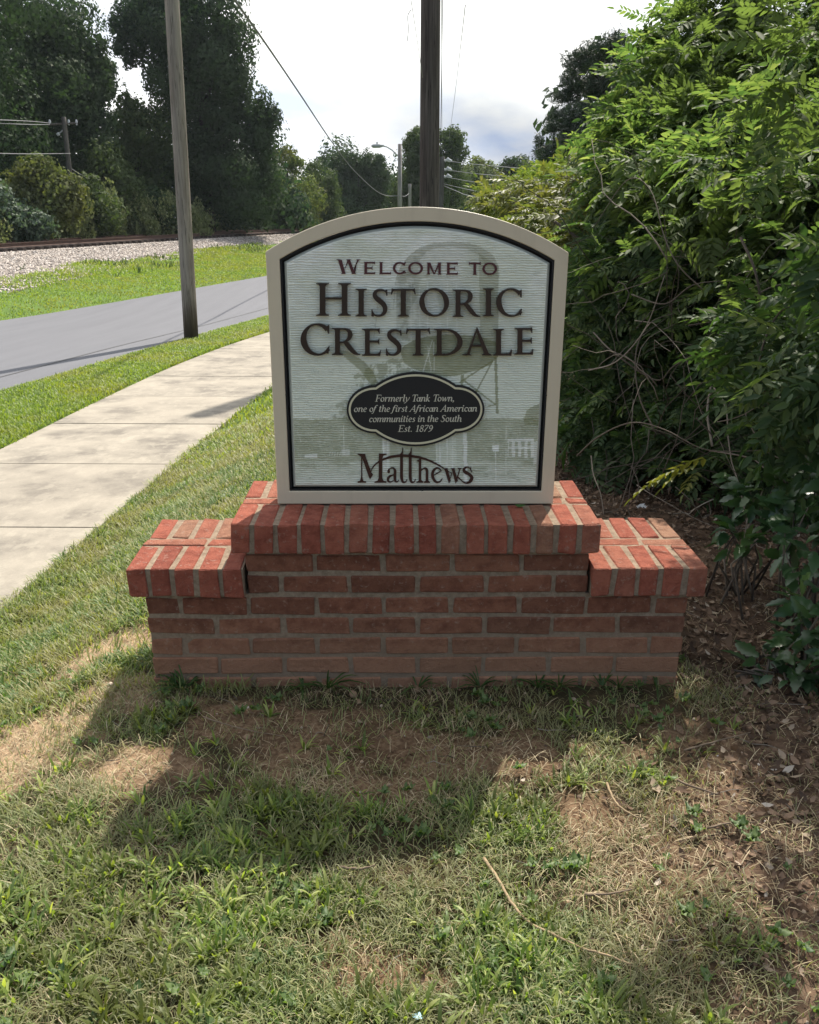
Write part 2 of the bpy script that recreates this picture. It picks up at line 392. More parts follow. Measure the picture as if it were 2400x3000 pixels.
for a, b in zip(ys, ys[1:]):
    V, F = [], []; n = 8; g = .010
    rows = [a + g + (b - a - 2 * g) * t / 6 for t in range(7)]
    dz = random.uniform(-.002, .002)
    for y in rows:
        l, r_ = float(xsl(y)), float(xsr(y))
        for k in range(n + 1):
            ez = -.004 if k in (0, n) or y in (rows[0], rows[-1]) else 0
            V.append((l + (r_ - l) * (k / n if 0 < k < n else (0 if k == 0 else 1)), y, float(P_(y)) + .014 + ez + dz))
    for i in range(6):
        for k in range(n): F.append((i * (n + 1) + k, i * (n + 1) + k + 1, (i + 1) * (n + 1) + k + 1, (i + 1) * (n + 1) + k))
    o = len(V); V += [(v[0], v[1], v[2] - .10) for v in V]
    e = list(range(n + 1)) + [i * (n + 1) + n for i in range(1, 7)] + [6 * (n + 1) + k for k in range(n - 1, -1, -1)] + [i * (n + 1) for i in range(5, 0, -1)]
    for p, q_ in zip(e, e[1:] + e[:1]): F.append((q_, p, p + o, q_ + o))
    link('concrete_slab', mesh('concrete_slab', V, F), M_conc, walk)

# ballast bed, sleepers and rails
m = NT('ballast_stone')
c = m.ramp(m.island, [(0, (.20, .175, .155)), (.5, (.40, .345, .305)), (.85, (.52, .46, .41)), (1, (.64, .60, .56))])
M_ballast = m.principled(c, .9, None, .2)
n = 42000
y = rng.uniform(17, 80, n) ** 1.0; y = 17 + (y - 17) * rng.random(n) ** .45
t = rng.random(n); x = (xr(y) - 1.2) + (xg(y) - xr(y) + 1.2 + .8) * t
keep = (t < .82) | (rng.random(n) < .4 + .6 * (fbm(x, y, 3) - .4) * 3)
x, y = x[keep], y[keep]; n = len(x)
OV = [(1, 0, 0), (-1, 0, 0), (0, 1, 0), (0, -1, 0), (0, 0, 1), (0, 0, -1)]; OF = [(0, 2, 4), (2, 1, 4), (1, 3, 4), (3, 0, 4), (2, 0, 5), (1, 2, 5), (3, 1, 5), (0, 3, 5)]
pos = np.stack([x, y, H(x, y) + .012], -1); S = rng.uniform(.03, .06, (n, 3))
bal = link('ballast', scatter('ballast', OV, OF, pos, frames(unit(n), unit(n)), S), M_ballast); tag(bal, 'crushed grey pinkish ballast stones sloping down from the railway', 'ballast', kind='stuff')
track = empty('railway_track', (float(xr(40)), 40, -.2)); tag(track, 'rusty railway track on the ballast bed across the road', 'railway track')
M_rust = flat('rusty_steel', (.085, .045, .032), .8, nscale=9); M_sleeper = flat('creosoted_timber', (.05, .036, .03), .9, nscale=12)
ry = np.arange(-20, 140, 1.0)
def rail_path(off):
    P = []
    for y in ry:
        dx = float(xr(y + .5) - xr(y - .5)); L = math.hypot(dx, 1)
        P.append((float(xr(y)) + off / L, y - off * dx / L))
    return P
RZ = lambda x, y: float(P_(y)) + .90
ti = track.location
for off in (-.72, .72):
    prof = [(-.07, 0), (.07, 0), (.07, .015), (.012, .035), (.012, .12), (.036, .13), (.036, .17), (-.036, .17), (-.036, .13), (-.012, .12), (-.012, .035), (-.07, .015)]
    V, F = [], []; pth = rail_path(off); k = len(prof)
    for i, (x, y) in enumerate(pth):
        for a, b in prof: V.append((x + a - ti.x, y - ti.y, RZ(x, y) + .045 + b - ti.z))
    for i in range(len(pth) - 1):
        for a in range(k): F.append((i * k + a, i * k + (a + 1) % k, (i + 1) * k + (a + 1) % k, (i + 1) * k + a))
    link('rail', mesh('rail', V, F), M_rust, track)
mb = MB()
for y in np.arange(0, 110, .55):
    x = float(xr(y)); dx = float(xr(y + .5) - xr(y - .5)); a = math.atan2(-dx, 1) * 1
    R = Matrix.Rotation(a, 3, 'Z'); c = Vector((x, y, RZ(x, y)))
    b = [R @ Vector(p) + c - ti for p in [(-1.3, -.11, -.1), (1.3, -.11, -.1), (1.3, .11, -.1), (-1.3, .11, -.1), (-1.3, -.11, .045), (1.3, -.11, .045), (1.3, .11, .045), (-1.3, .11, .045)]]
    mb.add((b, [(3, 2, 1, 0), (4, 5, 6, 7), (0, 1, 5, 4), (1, 2, 6, 5), (2, 3, 7, 6), (3, 0, 4, 7)]))
s_ = mb.build('sleepers', M_sleeper, track); s_['kind'] = 'stuff'
# ================================================================ brick pedestal
YAW, Y0, XC = .0162, 2.3695, .0262
ZL, ZU, HB = .302, .4405, .094              # undersides of the low and high copings, height of a rowlock
PB, CH = .2045, .0682                        # brick pitch and course height
def brickmat(name, tones, dust=0.0):
    m = NT(name)
    o = m.obj; f1 = m.noise(26, 6, .65, m.pos); f2 = m.noise(230, 4, .75, m.pos); f3 = m.noise(60, 5, .7, m.pos)
    c = m.ramp(m.orand, tones)
    c = m.mix(m.step(f1, .35, .7), c, m.mix(1, c, (.66, .60, .60), 'MULTIPLY'))
    c = m.mix(m.math('MULTIPLY', m.step(f2, .58, .68), .35), c, (.045, .025, .022))
    c = m.mix(m.math('MULTIPLY', m.step(f3, .56, .68), .45), c, (.40, .30, .24))        # dried mortar smears
    # rain-splashed soil clinging to the lowest courses
    z = m.node('ShaderNodeSeparateXYZ', Vector=m.pos).outputs['Z']
    sp = m.math('MULTIPLY', m.step(m.math('ADD', z, m.math('MULTIPLY', f1, .16)), .36, .08), .68)
    c = m.mix(sp, c, (.42, .235, .145))
    hgt = m.math('ADD', m.math('MULTIPLY', f2, .6), m.math('MULTIPLY', f3, .9))
    return m.principled(c, .92, m.bump(hgt, 1.0, .011), .2)
M_brick = brickmat('red_wirecut_brick', [(0, (.22, .094, .058)), (.3, (.28, .115, .070)), (.6, (.34, .150, .092)), (.85, (.26, .104, .064)), (1, (.18, .080, .052))])
M_cope = brickmat('coping_brick', [(0, (.30, .090, .060)), (.4, (.40, .125, .080)), (.75, (.37, .145, .094)), (.93, (.34, .18, .115)), (1, (.38, .24, .155))])
m = NT('mortar')
f = m.noise(55, 6, .7, m.pos); f2 = m.noise(300, 3, .7, m.pos)
c = m.ramp(f, [(.3, (.17, .122, .085)), (.7, (.33, .255, .185))])
z = m.node('ShaderNodeSeparateXYZ', Vector=m.pos).outputs['Z']
c = m.mix(m.math('MULTIPLY', m.step(z, .26, .08), .55), c, (.26, .18, .125))
M_mortar = m.principled(c, .95, m.bump(m.math('ADD', f, m.math('MULTIPLY', f2, .5)), .8, .006), .15)

_bm = {}
def brick_mesh(l, d, h, var, mat):
    """a slightly out-of-true block with worn arrises, l x d x h, centred"""
    key = (round(l, 3), round(d, 3), round(h, 3), var, mat.name)
    if key in _bm: return _bm[key]
    r = random.Random(hash(key[:4]) & 0xffff); e = .0032
    V = []; idx = {}
    for sx in (-1, 1):
        for sy in (-1, 1):
            for sz in (-1, 1):
                j = [r.uniform(-.0032, .0024) for _ in range(3)]; ee = e * r.uniform(.5, 2.0)
                cx, cy, cz = sx * (l / 2 + j[0]), sy * (d / 2 + j[1]), sz * (h / 2 + j[2])
                for ax in range(3):
                    p = [cx - sx * ee, cy - sy * ee, cz - sz * ee]; p[ax] = (cx, cy, cz)[ax]
                    idx[(sx, sy, sz, ax)] = len(V); V.append(p)
    F = []
    def quad(ax, s):
        a, b = [k for k in range(3) if k != ax]; out = []
        for u, w in ((-1, -1), (1, -1), (1, 1), (-1, 1)):
            k = [0, 0, 0]; k[ax] = s; k[a] = u; k[b] = w; out.append(idx[(*k, ax)])
        return out
    for ax in range(3):
        for s in (-1, 1): F.append(quad(ax, s))
    for ax in range(3):                       # edges running along ax
        a, b = [k for k in range(3) if k != ax]
        for u in (-1, 1):
            for w in (-1, 1):
                k0 = [0, 0, 0]; k0[a] = u; k0[b] = w; k1 = list(k0); k0[ax] = -1; k1[ax] = 1
                F.append([idx[(*k0, a)], idx[(*k1, a)], idx[(*k1, b)], idx[(*k0, b)]])
    for sx in (-1, 1):
        for sy in (-1, 1):
            for sz in (-1, 1): F.append([idx[(sx, sy, sz, a)] for a in range(3)])
    me = mesh('brick', V, F)
    import bmesh
    bm = bmesh.new(); bm.from_mesh(me); bmesh.ops.recalc_face_normals(bm, faces=bm.faces); bm.to_mesh(me); bm.free()
    me.materials.append(mat); _bm[key] = me
    return me
ped = empty('brick_pedestal', (XC, Y0, 0), YAW)
tag(ped, 'stepped red brick pedestal with rowlock coping carrying the welcome sign', 'brick pedestal')
def brick(x0, x1, y0, y1, z0, z1, mat, out=0.0, name='brick'):
    l, d, h = x1 - x0, y1 - y0, z1 - z0
    o = link(name, brick_mesh(l, d, h, random.randrange(5), mat), None, ped)
    o.location = ((x0 + x1) / 2 + random.uniform(-.0015, .0015), (y0 + y1) / 2 + out, (z0 + z1) / 2 + random.uniform(-.0012, .0012))
    o.rotation_euler = (random.uniform(-.006, .006), random.uniform(-.007, .007), random.uniform(-.008, .008))
    return o
J = .0115; WL, WU = 8 * PB, 5 * PB; DEP = .43 - .04; BD = .09
def course(x0, x1, z, half, mat=M_brick):
    """one course all round: front and back wythes, and the returns"""
    h = CH - J
    for yb in (0, DEP - BD):
        x = x0; first = True
        while x < x1 - .03:
            w = PB / 2 if (half and (first or x1 - x < PB * .75)) else PB
            xa, xb = x + (J / 2 if not first else 0), min(x + w, x1) - (J / 2 if x + w < x1 - .01 else 0)
            if xb - xa > .03: brick(xa, xb, yb, yb + BD, z, z + h, mat, random.uniform(-.002, .0015))
            x += w; first = False
    for xa in (x0, x1 - BD):
        brick(xa, xa + BD, BD + J, DEP - BD - J, z, z + h, mat)
nl = 5
for k in range(nl):                           # lower body, five courses, the lowest half sunk in the soil
    ztop = ZL - J * .9 - k * CH
    course(-WL / 2, WL / 2, ztop - (CH - J), k % 2 == 0)
for k in range(2):                            # two more between the copings
    ztop = ZU - J * .9 - k * CH
    z = ztop - (CH - J)
    if k == 0: course(-WU / 2, WU / 2, z, False)
    else: course(-WU / 2, WU / 2, z, True)
# rowlock copings
OH = .022
def coping(x0, x1, zb, nb, top_of, cut=None):
    y0, L1, MID = -OH, .182, .050
    p = (x1 - x0 + .0115) / nb
    rows = ((y0, y0 + L1, True), (y0 + L1 + .0115, y0 + L1 + .0115 + MID, False), (y0 + L1 + MID + .023, y0 + 2 * L1 + MID + .023, True))
    for ya, yb, rowlock in rows:
        if rowlock:
            for i in range(nb):
                w = p - random.uniform(.0125, .0165)
                brick(x0 + i * p, x0 + i * p + w, ya, yb, zb, zb + HB, M_cope, random.uniform(-.003, .002), 'coping_brick')
        else:
            x = x0
            while x < x1 - .03:
                xb = min(x + .192, x1); brick(x, xb, ya, yb, zb + .004, zb + HB - .001, M_cope, 0, 'coping_brick'); x = xb + .0115
    return rows
XL = 1.7249 / 2; XU = 1.0818 / 2
coping(-XL, -WU / 2 - .008, ZL, 5, 0); coping(WU / 2 + .008, XL, ZL, 5, 0)
coping(-XU - .0047, XU - .0047, ZU, 16, 0)
# mortar: recessed core blocks so that joints read as joints
mb = MB(); r = .0045
mb.box(-WL / 2 + r, WL / 2 - r, r, DEP - r, -.08, ZL + .001)
mb.box(-WU / 2 + r, WU / 2 - r, r, DEP - r, ZL + .0015, ZU + .001)
D2 = 2 * .182 + .050 + .023
for a, b, z in ((-XL, -WU / 2 - .001, ZL), (WU / 2 + .001, XL, ZL), (-XU - .0047, XU - .0047, ZU)):
    mb.box(a + r * 1.3, b - r * 1.3, -OH + r * 1.2, -OH + D2 - r, z + .0025 + .001, z + HB - .0042)
mb.build('mortar', M_mortar, ped)

# ================================================================ the sign
YS, WS, ZS, ZA = .1549, .8515, .7461, .8661
SX0 = -.0047; ZT = ZU + HB + .002
sign = empty('welcome_sign', (XC + SX0 * math.cos(YAW) - YS * math.sin(YAW), Y0 + SX0 * math.sin(YAW) + YS * math.cos(YAW), ZT), YAW)
tag(sign, 'arched tan framed welcome sign with raised lettering over a water tower picture', 'sign')
# photograph plane -> sign face metres (u right, v up): rectification of the face from its four corners
src = np.array([(814, 1476), (1621.6, 1480), (779, 738), (1667, 743.5)], float)
dst = np.array([(-WS / 2, 0), (WS / 2, 0), (-WS / 2, ZS), (WS / 2, ZS)])
def homog(a, b):
    A = []; B = []
    for (x, y), (u, v) in zip(a, b):
        A.append([x, y, 1, 0, 0, 0, -u * x, -u * y]); B.append(u); A.append([0, 0, 0, x, y, 1, -v * x, -v * y]); B.append(v)
    return np.append(np.linalg.solve(np.array(A), np.array(B)), 1).reshape(3, 3)
HM = homog(src, dst); HI = np.linalg.inv(HM)
def face(p, x0=0, y0=0, s=1.0):
    p = np.asarray(p, float).reshape(-1, 2) / s + (x0, y0)
    q = np.c_[p, np.ones(len(p))] @ HM.T
    return q[:, :2] / q[:, 2:]
crA = lambda p: face(p, 860, 730, 4.7917)
crB = lambda p: face(p, 1200, 730, 4.3125)
crM = lambda p: face(p, 1020, 1300, 4.3125)
crP = lambda p: face(p, 1000, 1080, 3.9205)
crS = lambda p: face(p, 760, 580, 1.8351)

def arch(hw, sh, apex, n=40, bot=0.0, inset_bot=0.0):
    """outline of an arched board: half width, shoulder height, apex height"""
    sg = apex - sh; R = (hw * hw + sg * sg) / (2 * sg); a = math.asin(hw / R)
    top = [(R * math.sin(a - 2 * a * k / n), apex - R + R * math.cos(a - 2 * a * k / n)) for k in range(n + 1)]
    return [(-hw, bot), (hw, bot)] + top
def prism(name, outline, yf, yb, mat, parent, hole=None, **k):
    """board standing in the x-z plane, front at yf, back at yb; outline counter-clockwise seen from the front"""
    V, F = [], []; n = len(outline)
    if hole is None:
        V = [(x, yf, z) for x, z in outline] + [(x, yb, z) for x, z in outline]
        F = [tuple(range(n)), tuple(range(2 * n - 1, n - 1, -1))] + [(i, i + n, (i + 1) % n + n, (i + 1) % n) for i in range(n)]
    else:
        for y in (yf, yb): V += [(x, y, z) for x, z in outline] + [(x, y, z) for x, z in hole]
        for i in range(n):
            j = (i + 1) % n
            F += [(i, j, n + j, n + i), (2 * n + j, 2 * n + i, 3 * n + i, 3 * n + j), (i, 2 * n + i, 2 * n + j, j), (n + j, 3 * n + j, 3 * n + i, n + i)]
    return link(name, mesh(name, V, F), mat, parent, **k)
in_bl, in_br = crS([(163, 1578)])[0], crS([(1518, 1582)])[0]
in_tl, in_tm = crS([(108, 332)])[0], crS([(860, 130)])[0]
hw_i = (abs(in_bl[0]) + abs(in_br[0]) + abs(in_tl[0])) / 3; b_i = (in_bl[1] + in_br[1]) / 2; s_i = in_tl[1]; a_i = in_tm[1]
m = NT('tan_painted_aluminium'); f = m.noise(240, 3, .6, m.pos)
M_frame = m.principled(m.mix(m.math('MULTIPLY', m.step(m.noise(7, 5, .6, m.map(m.pos, (3, 1, .6))), .5, .7), .22), (.60, .52, .38), (.44, .375, .27)), .42, m.bump(f, .12, .001), .45)
M_black = flat('black_gasket', (.012, .012, .013), .6)
outer = arch(WS / 2, ZS, ZA); inner = arch(hw_i, s_i, a_i, bot=b_i)
fr = prism('frame', outer, 0, .095, M_frame, sign, inner)
bv = fr.modifiers.new('edge', 'BEVEL'); bv.width = .0022; bv.segments = 2; bv.limit_method = 'ANGLE'; bv.angle_limit = math.radians(40)
hw_g = hw_i - .001
prism('backing', arch(hw_i - .0006, s_i - .001, a_i - .001, bot=b_i + .0006), .024, .08, M_black, sign)
# black reveal lip
lip = prism('gasket', arch(hw_i - .0004, s_i - .0003, a_i - .0003, bot=b_i + .0004), .006, .0235, M_black, sign, arch(hw_i - .0058, s_i - .004, a_i - .0055, bot=b_i + .0055))
# screws on the reveal
for (x, z) in ((-hw_i + .003, .34), (hw_i - .003, .34), (.02, b_i + .003)):
    mb = MB(); mb.add(tube([(x, .0058, z), (x, .002, z)], .0032, 8)); mb.build('screw', M_black, sign)

# panel: sandblasted ribs as relief, the faded water-tower picture as print
p_bl, p_br, p_tl, p_tm = crS([(185, 1555)])[0], crS([(1497, 1565)])[0], crS([(132, 352)])[0], crS([(860, 160)])[0]
hw_p = hw_i - .0115; b_p = b_i + .0105; s_p = s_i - .008; a_p = a_i - .0125
sg = a_p - s_p; RP = (hw_p ** 2 + sg ** 2) / (2 * sg)
NU, NV = 330, 380
uu = np.linspace(-hw_p, hw_p, NU)
topz = a_p - RP + np.sqrt(RP ** 2 - uu ** 2)
Ug = np.repeat(uu[:, None], NV, 1); tt = np.linspace(0, 1, NV)[None]; Vg = b_p + (topz[:, None] - b_p) * tt
pix = np.stack([Ug.ravel(), Vg.ravel(), np.ones(Ug.size)], 1) @ HI.T
px = (pix[:, 0] / pix[:, 2] - 760) * 1.8351; py = (pix[:, 1] / pix[:, 2] - 580) * 1.8351
def poly(pts):
    pts = np.array(pts, float); ins = np.zeros(len(px), bool); n = len(pts)
    wob = 0
    for i in range(n):
        x1, y1 = pts[i]; x2, y2 = pts[(i + 1) % n]
        if y1 == y2: continue
        c = ((y1 > py) != (y2 > py)) & (px + wob < (x2 - x1) * (py - y1) / (y2 - y1) + x1)
        ins ^= c
    return ins.astype(float)
def line(x1, y1, x2, y2, w):
    L = math.hypot(x2 - x1, y2 - y1); nx_, ny_ = -(y2 - y1) / L * w / 2, (x2 - x1) / L * w / 2
    return poly([(x1 + nx_, y1 + ny_), (x2 + nx_, y2 + ny_), (x2 - nx_, y2 - ny_), (x1 - nx_, y1 - ny_)])
nzp = lambda s, k=0, sy=1: fbm(px / s, py / s * sy, k, 4)
LIGHT = np.array([.78, .80, .67]); PALE = np.array([.90, .90, .82]); OLIVE = np.array([.25, .255, .11]); GREY = np.array([.33, .33, .23])
c = LIGHT[None] + (PALE - LIGHT)[None] * (sstep(.42, .62, nzp(300, 1)) * sstep(900, 150, py) * .9)[:, None]
c = c * (.97 + .06 * nzp(60, 2))[:, None]
def ink(mask, colour, a):
    global c
    w = (mask * a)[:, None]; c = c * (1 - w) + np.asarray(colour)[None] * w
# barrel of the tank
barrel = poly([(735, 760), (735, 430), (760, 370), (800, 318), (860, 272), (940, 248), (1040, 240), (1130, 248), (1200, 272), (1255, 310), (1288, 370), (1292, 430), (1285, 800), (900, 790)])
ink(barrel, GREY, .24 + .34 * sstep(.45, .62, nzp(34, 3)) * sstep(1000, 780, px))
dome_in = poly([(850, 420), (862, 340), (900, 292), (960, 272), (1040, 266), (1130, 285), (1190, 320), (1225, 380), (1225, 430)])
ink(barrel * (1 - dome_in) * (py < 430), GREY, .34)
ink(poly([(1180, 300), (1285, 370), (1287, 800), (1190, 800)]), OLIVE, .38)
ink(poly([(745, 430), (830, 400), (850, 520), (800, 640), (760, 640)]), GREY, .30 * nzp(18, 4))
ink(barrel * poly([(800, 620), (860, 520), (950, 480), (990, 760), (800, 760)]), PALE, .55 * nzp(22, 5))
for x in (815, 860, 905, 1010, 1060): ink(line(x, 430 + (x % 7) * 9, x + 2, 760, 5), PALE, .45)
ink(line(640, 560, 615, 760, 4), GREY, .3); ink(line(735, 430, 720, 600, 6), GREY, .35)
# bowl under the barrel
bowl = poly([(758, 830), (775, 800), (830, 770), (900, 750), (1000, 740), (1100, 742), (1200, 755), (1285, 785), (1282, 862), (1240, 905), (1160, 935), (1060, 962), (1000, 968), (900, 950), (820, 920), (775, 890)])
ink(bowl, OLIVE, .70 + .2 * (nzp(25, 6) - .5))
ink(line(930, 770, 880, 940, 5), PALE, .6); ink(line(905, 800, 925, 940, 4), PALE, .55); ink(line(938, 780, 940, 940, 4), PALE, .55); ink(line(890, 880, 925, 890, 4), PALE, .5)
# legs and braces
for l in ((1272, 862, 1281, 1165, 15), (1258, 880, 1075, 1000, 9), (1255, 884, 1160, 1062, 8), (1098, 985, 1272, 1118, 9), (1092, 955, 1090, 1015, 14), (1272, 1118, 1230, 1128, 6), (1160, 1040, 1190, 1075, 7)):
    ink(line(*l), OLIVE, .72)
# roof slope and tree at the left
ink(poly([(420, 820), (470, 826), (560, 880), (610, 935), (640, 1000), (600, 1010), (540, 930), (470, 870)]), OLIVE, .60)
ink(poly([(505, 960), (600, 900), (680, 880), (760, 850), (780, 905), (870, 950), (700, 1000), (590, 1030), (520, 1015)]) * sstep(.42, .52, nzp(26, 7)), OLIVE, .55)
ink(poly([(380, 1190), (400, 1120), (470, 1085), (520, 1050), (560, 1200)]) * sstep(.40, .52, nzp(20, 2)), OLIVE, .40)
# street scene along the foot
edge = 1188 + 30 * (nzp(70, 3) - .5)
low = (py > edge) * sstep(1600, 1430, py) * (1 - sstep(470, 560, px) * sstep(1240, 1160, px) * .05)
right_tree = poly([(1425, 1200), (1440, 1150), (1480, 1125), (1530, 1105), (1530, 1230), (1425, 1230)])
gap = poly([(1160, 1100), (1280, 1100), (1280, 1185), (1420, 1200), (1425, 1150), (1160, 1150)])
ink(low * (1 - gap), OLIVE, .55 + .25 * (nzp(45, 4) - .5)); ink(right_tree, OLIVE, .6)
ink((py > 1420) * sstep(.35, .6, nzp(90, 5, 3)) * 1.0, LIGHT, .55)
ink((py > 1490) * sstep(1490, 1540, py), LIGHT, .35)
ink(poly([(660, 1300), (700, 1290), (700, 1480), (665, 1480)]), PALE, .55); ink(poly([(940, 1290), (1000, 1280), (1060, 1290), (1060, 1450), (960, 1470)]), LIGHT, .65)
for x in (668, 690, 955, 972, 1010, 1040): ink(line(x, 1290, x, 1480, 5), PALE, .8)
ink(poly([(1096, 1270), (1118, 1268), (1120, 1560), (1102, 1560)]), PALE, .85); ink(poly([(1020, 1290), (1096, 1270), (1096, 1460), (1030, 1440)]), LIGHT, .45)
ink(poly([(240, 1383), (312, 1380), (312, 1402), (242, 1402)]), PALE, .8); ink(line(452, 1225, 456, 1390, 5), PALE, .6); ink(poly([(440, 1358), (486, 1356), (486, 1392), (440, 1392)]), PALE, .5)
for k in range(5): ink(line(375 + 14 * k, 1392, 380 + 14 * k, 1368, 5), PALE, .5)
ink(line(200, 1250, 225, 1320, 4), PALE, .4); ink(line(1330, 1230, 1328, 1500, 6), PALE, .35)
ink(poly([(1255, 1338), (1290, 1336), (1290, 1370), (1255, 1370)]), PALE, .95); ink(line(1272, 1370, 1274, 1530, 5), PALE, .75)
hs = poly([(1338, 1305), (1480, 1300), (1480, 1405), (1338, 1400)])
ink(hs * ((np.floor(px / 17) % 2 == 0) | (py < 1318)) * 1.0, PALE, .75); ink(hs * ((py > 1345) & (py < 1358)), PALE, .6); ink(poly([(1478, 1320), (1500, 1318), (1500, 1430), (1478, 1450)]), PALE, .5)
ink((nzp(13, 1) > .62) * (py > 1190) * 1.0, PALE, .18)
c = np.clip(c, 0, 1)
ribs = .0021 * np.sin(2 * np.pi * (Vg / .0068 + .55 * fbm(Ug * 18, Vg * 60, 2, 3) + .5 * fbm(Ug * 70, Vg * 90, 5, 2))) * (.35 + 1.3 * fbm(Ug * 60, Vg * 120, 3, 3))
ed = np.minimum.reduce([Ug + hw_p, hw_p - Ug, Vg - b_p, topz[:, None] - Vg]); bev = np.clip(1 - ed / .0075, 0, 1)
smooth_edge = 1 - np.clip(1 - (ed - .0075) / .004, 0, 1)
Yp = .0075 + bev * .008 - ribs * smooth_edge
c = np.where(bev.ravel()[:, None] > .02, np.array([.52, .53, .45]), c)
V = np.stack([Ug, Yp, Vg], -1).reshape(-1, 3)
i, j = np.meshgrid(np.arange(NU - 1), np.arange(NV - 1), indexing='ij')
qd = np.stack([i * NV + j, (i + 1) * NV + j, (i + 1) * NV + j + 1, i * NV + j + 1], -1).reshape(-1, 4)
m = NT('printed_panel')
M_panel = m.principled(m.node('ShaderNodeVertexColor', layer_name='print').outputs[0], .38, m.bump(m.noise(900, 2, .6, m.pos), .15, .0006), .3)
link('panel', fastmesh('panel', V, qd.ravel(), np.arange(len(qd)) * 4, np.full(len(qd), 4), True, {'print': c}), M_panel, sign)

# ---------------------------------------------------------------- lettering: drawn as strokes with varying width
def spline(pts, n=8):
    """Catmull-Rom through (x, y, w)"""
    P = np.array(pts, float); P = np.vstack([2 * P[0] - P[1], P, 2 * P[-1] - P[-2]]); out = []
    for i in range(1, len(P) - 2):
        for t in np.linspace(0, 1, n, endpoint=False):
            a, b, c_, d = P[i - 1], P[i], P[i + 1], P[i + 2]
            out.append(.5 * (2 * b + (c_ - a) * t + (2 * a - 5 * b + 4 * c_ - d) * t * t + (3 * b - a - 3 * c_ + d) * t ** 3))
    out.append(P[-2]); return np.array(out)
def stroke(pts, n=8):
    S = spline(pts, n) if n else np.array(pts, float)
    T = np.gradient(S[:, :2], axis=0); T /= np.linalg.norm(T, axis=1, keepdims=True) + 1e-9
    N = np.c_[-T[:, 1], T[:, 0]] * np.maximum(S[:, 2:3], .004) / 2
    return ('S', S[:, :2] + N, S[:, :2] - N)
def pg(*pts): return ('P', np.array(pts, float))
def ring(cx, cy, rx, ry, thick, thin, tilt=.25, a0=0, a1=2 * math.pi, n=40):
    a = np.linspace(a0, a1, n + 1); w = thin + (thick - thin) * np.abs(np.cos(a - tilt)) ** 1.6
    d = np.c_[np.cos(a), np.sin(a)]; o = d * (rx, ry) + (cx, cy); nn = np.c_[np.cos(a) / rx, np.sin(a) / ry]; nn /= np.linalg.norm(nn, axis=1, keepdims=True)
    return ('S', o, o - nn * w[:, None])
def stem(x, w, y0=0., y1=1., s=.1, th=.022, top=True, bot=True, br=.1):
    L = [(x - w / 2, (y0 + y1) / 2)]; R = [(x + w / 2, (y0 + y1) / 2)]
    def foot(y, d):
        return ([(x - w / 2, y + d * br), (x - w / 2 - s * .22, y + d * (th + .03)), (x - w / 2 - s, y + d * th), (x - w / 2 - s, y)],
                [(x + w / 2 + s, y), (x + w / 2 + s, y + d * th), (x + w / 2 + s * .22, y + d * (th + .03)), (x + w / 2, y + d * br)])
    pts = []
    if bot: a, b = foot(y0, 1); pts += a + b
    else: pts += [(x - w / 2, y0), (x + w / 2, y0)]
    if top: a, b = foot(y1, -1); pts += b[::-1] + a[::-1]
    else: pts += [(x + w / 2, y1), (x - w / 2, y1)]
    return ('P', np.array(pts))
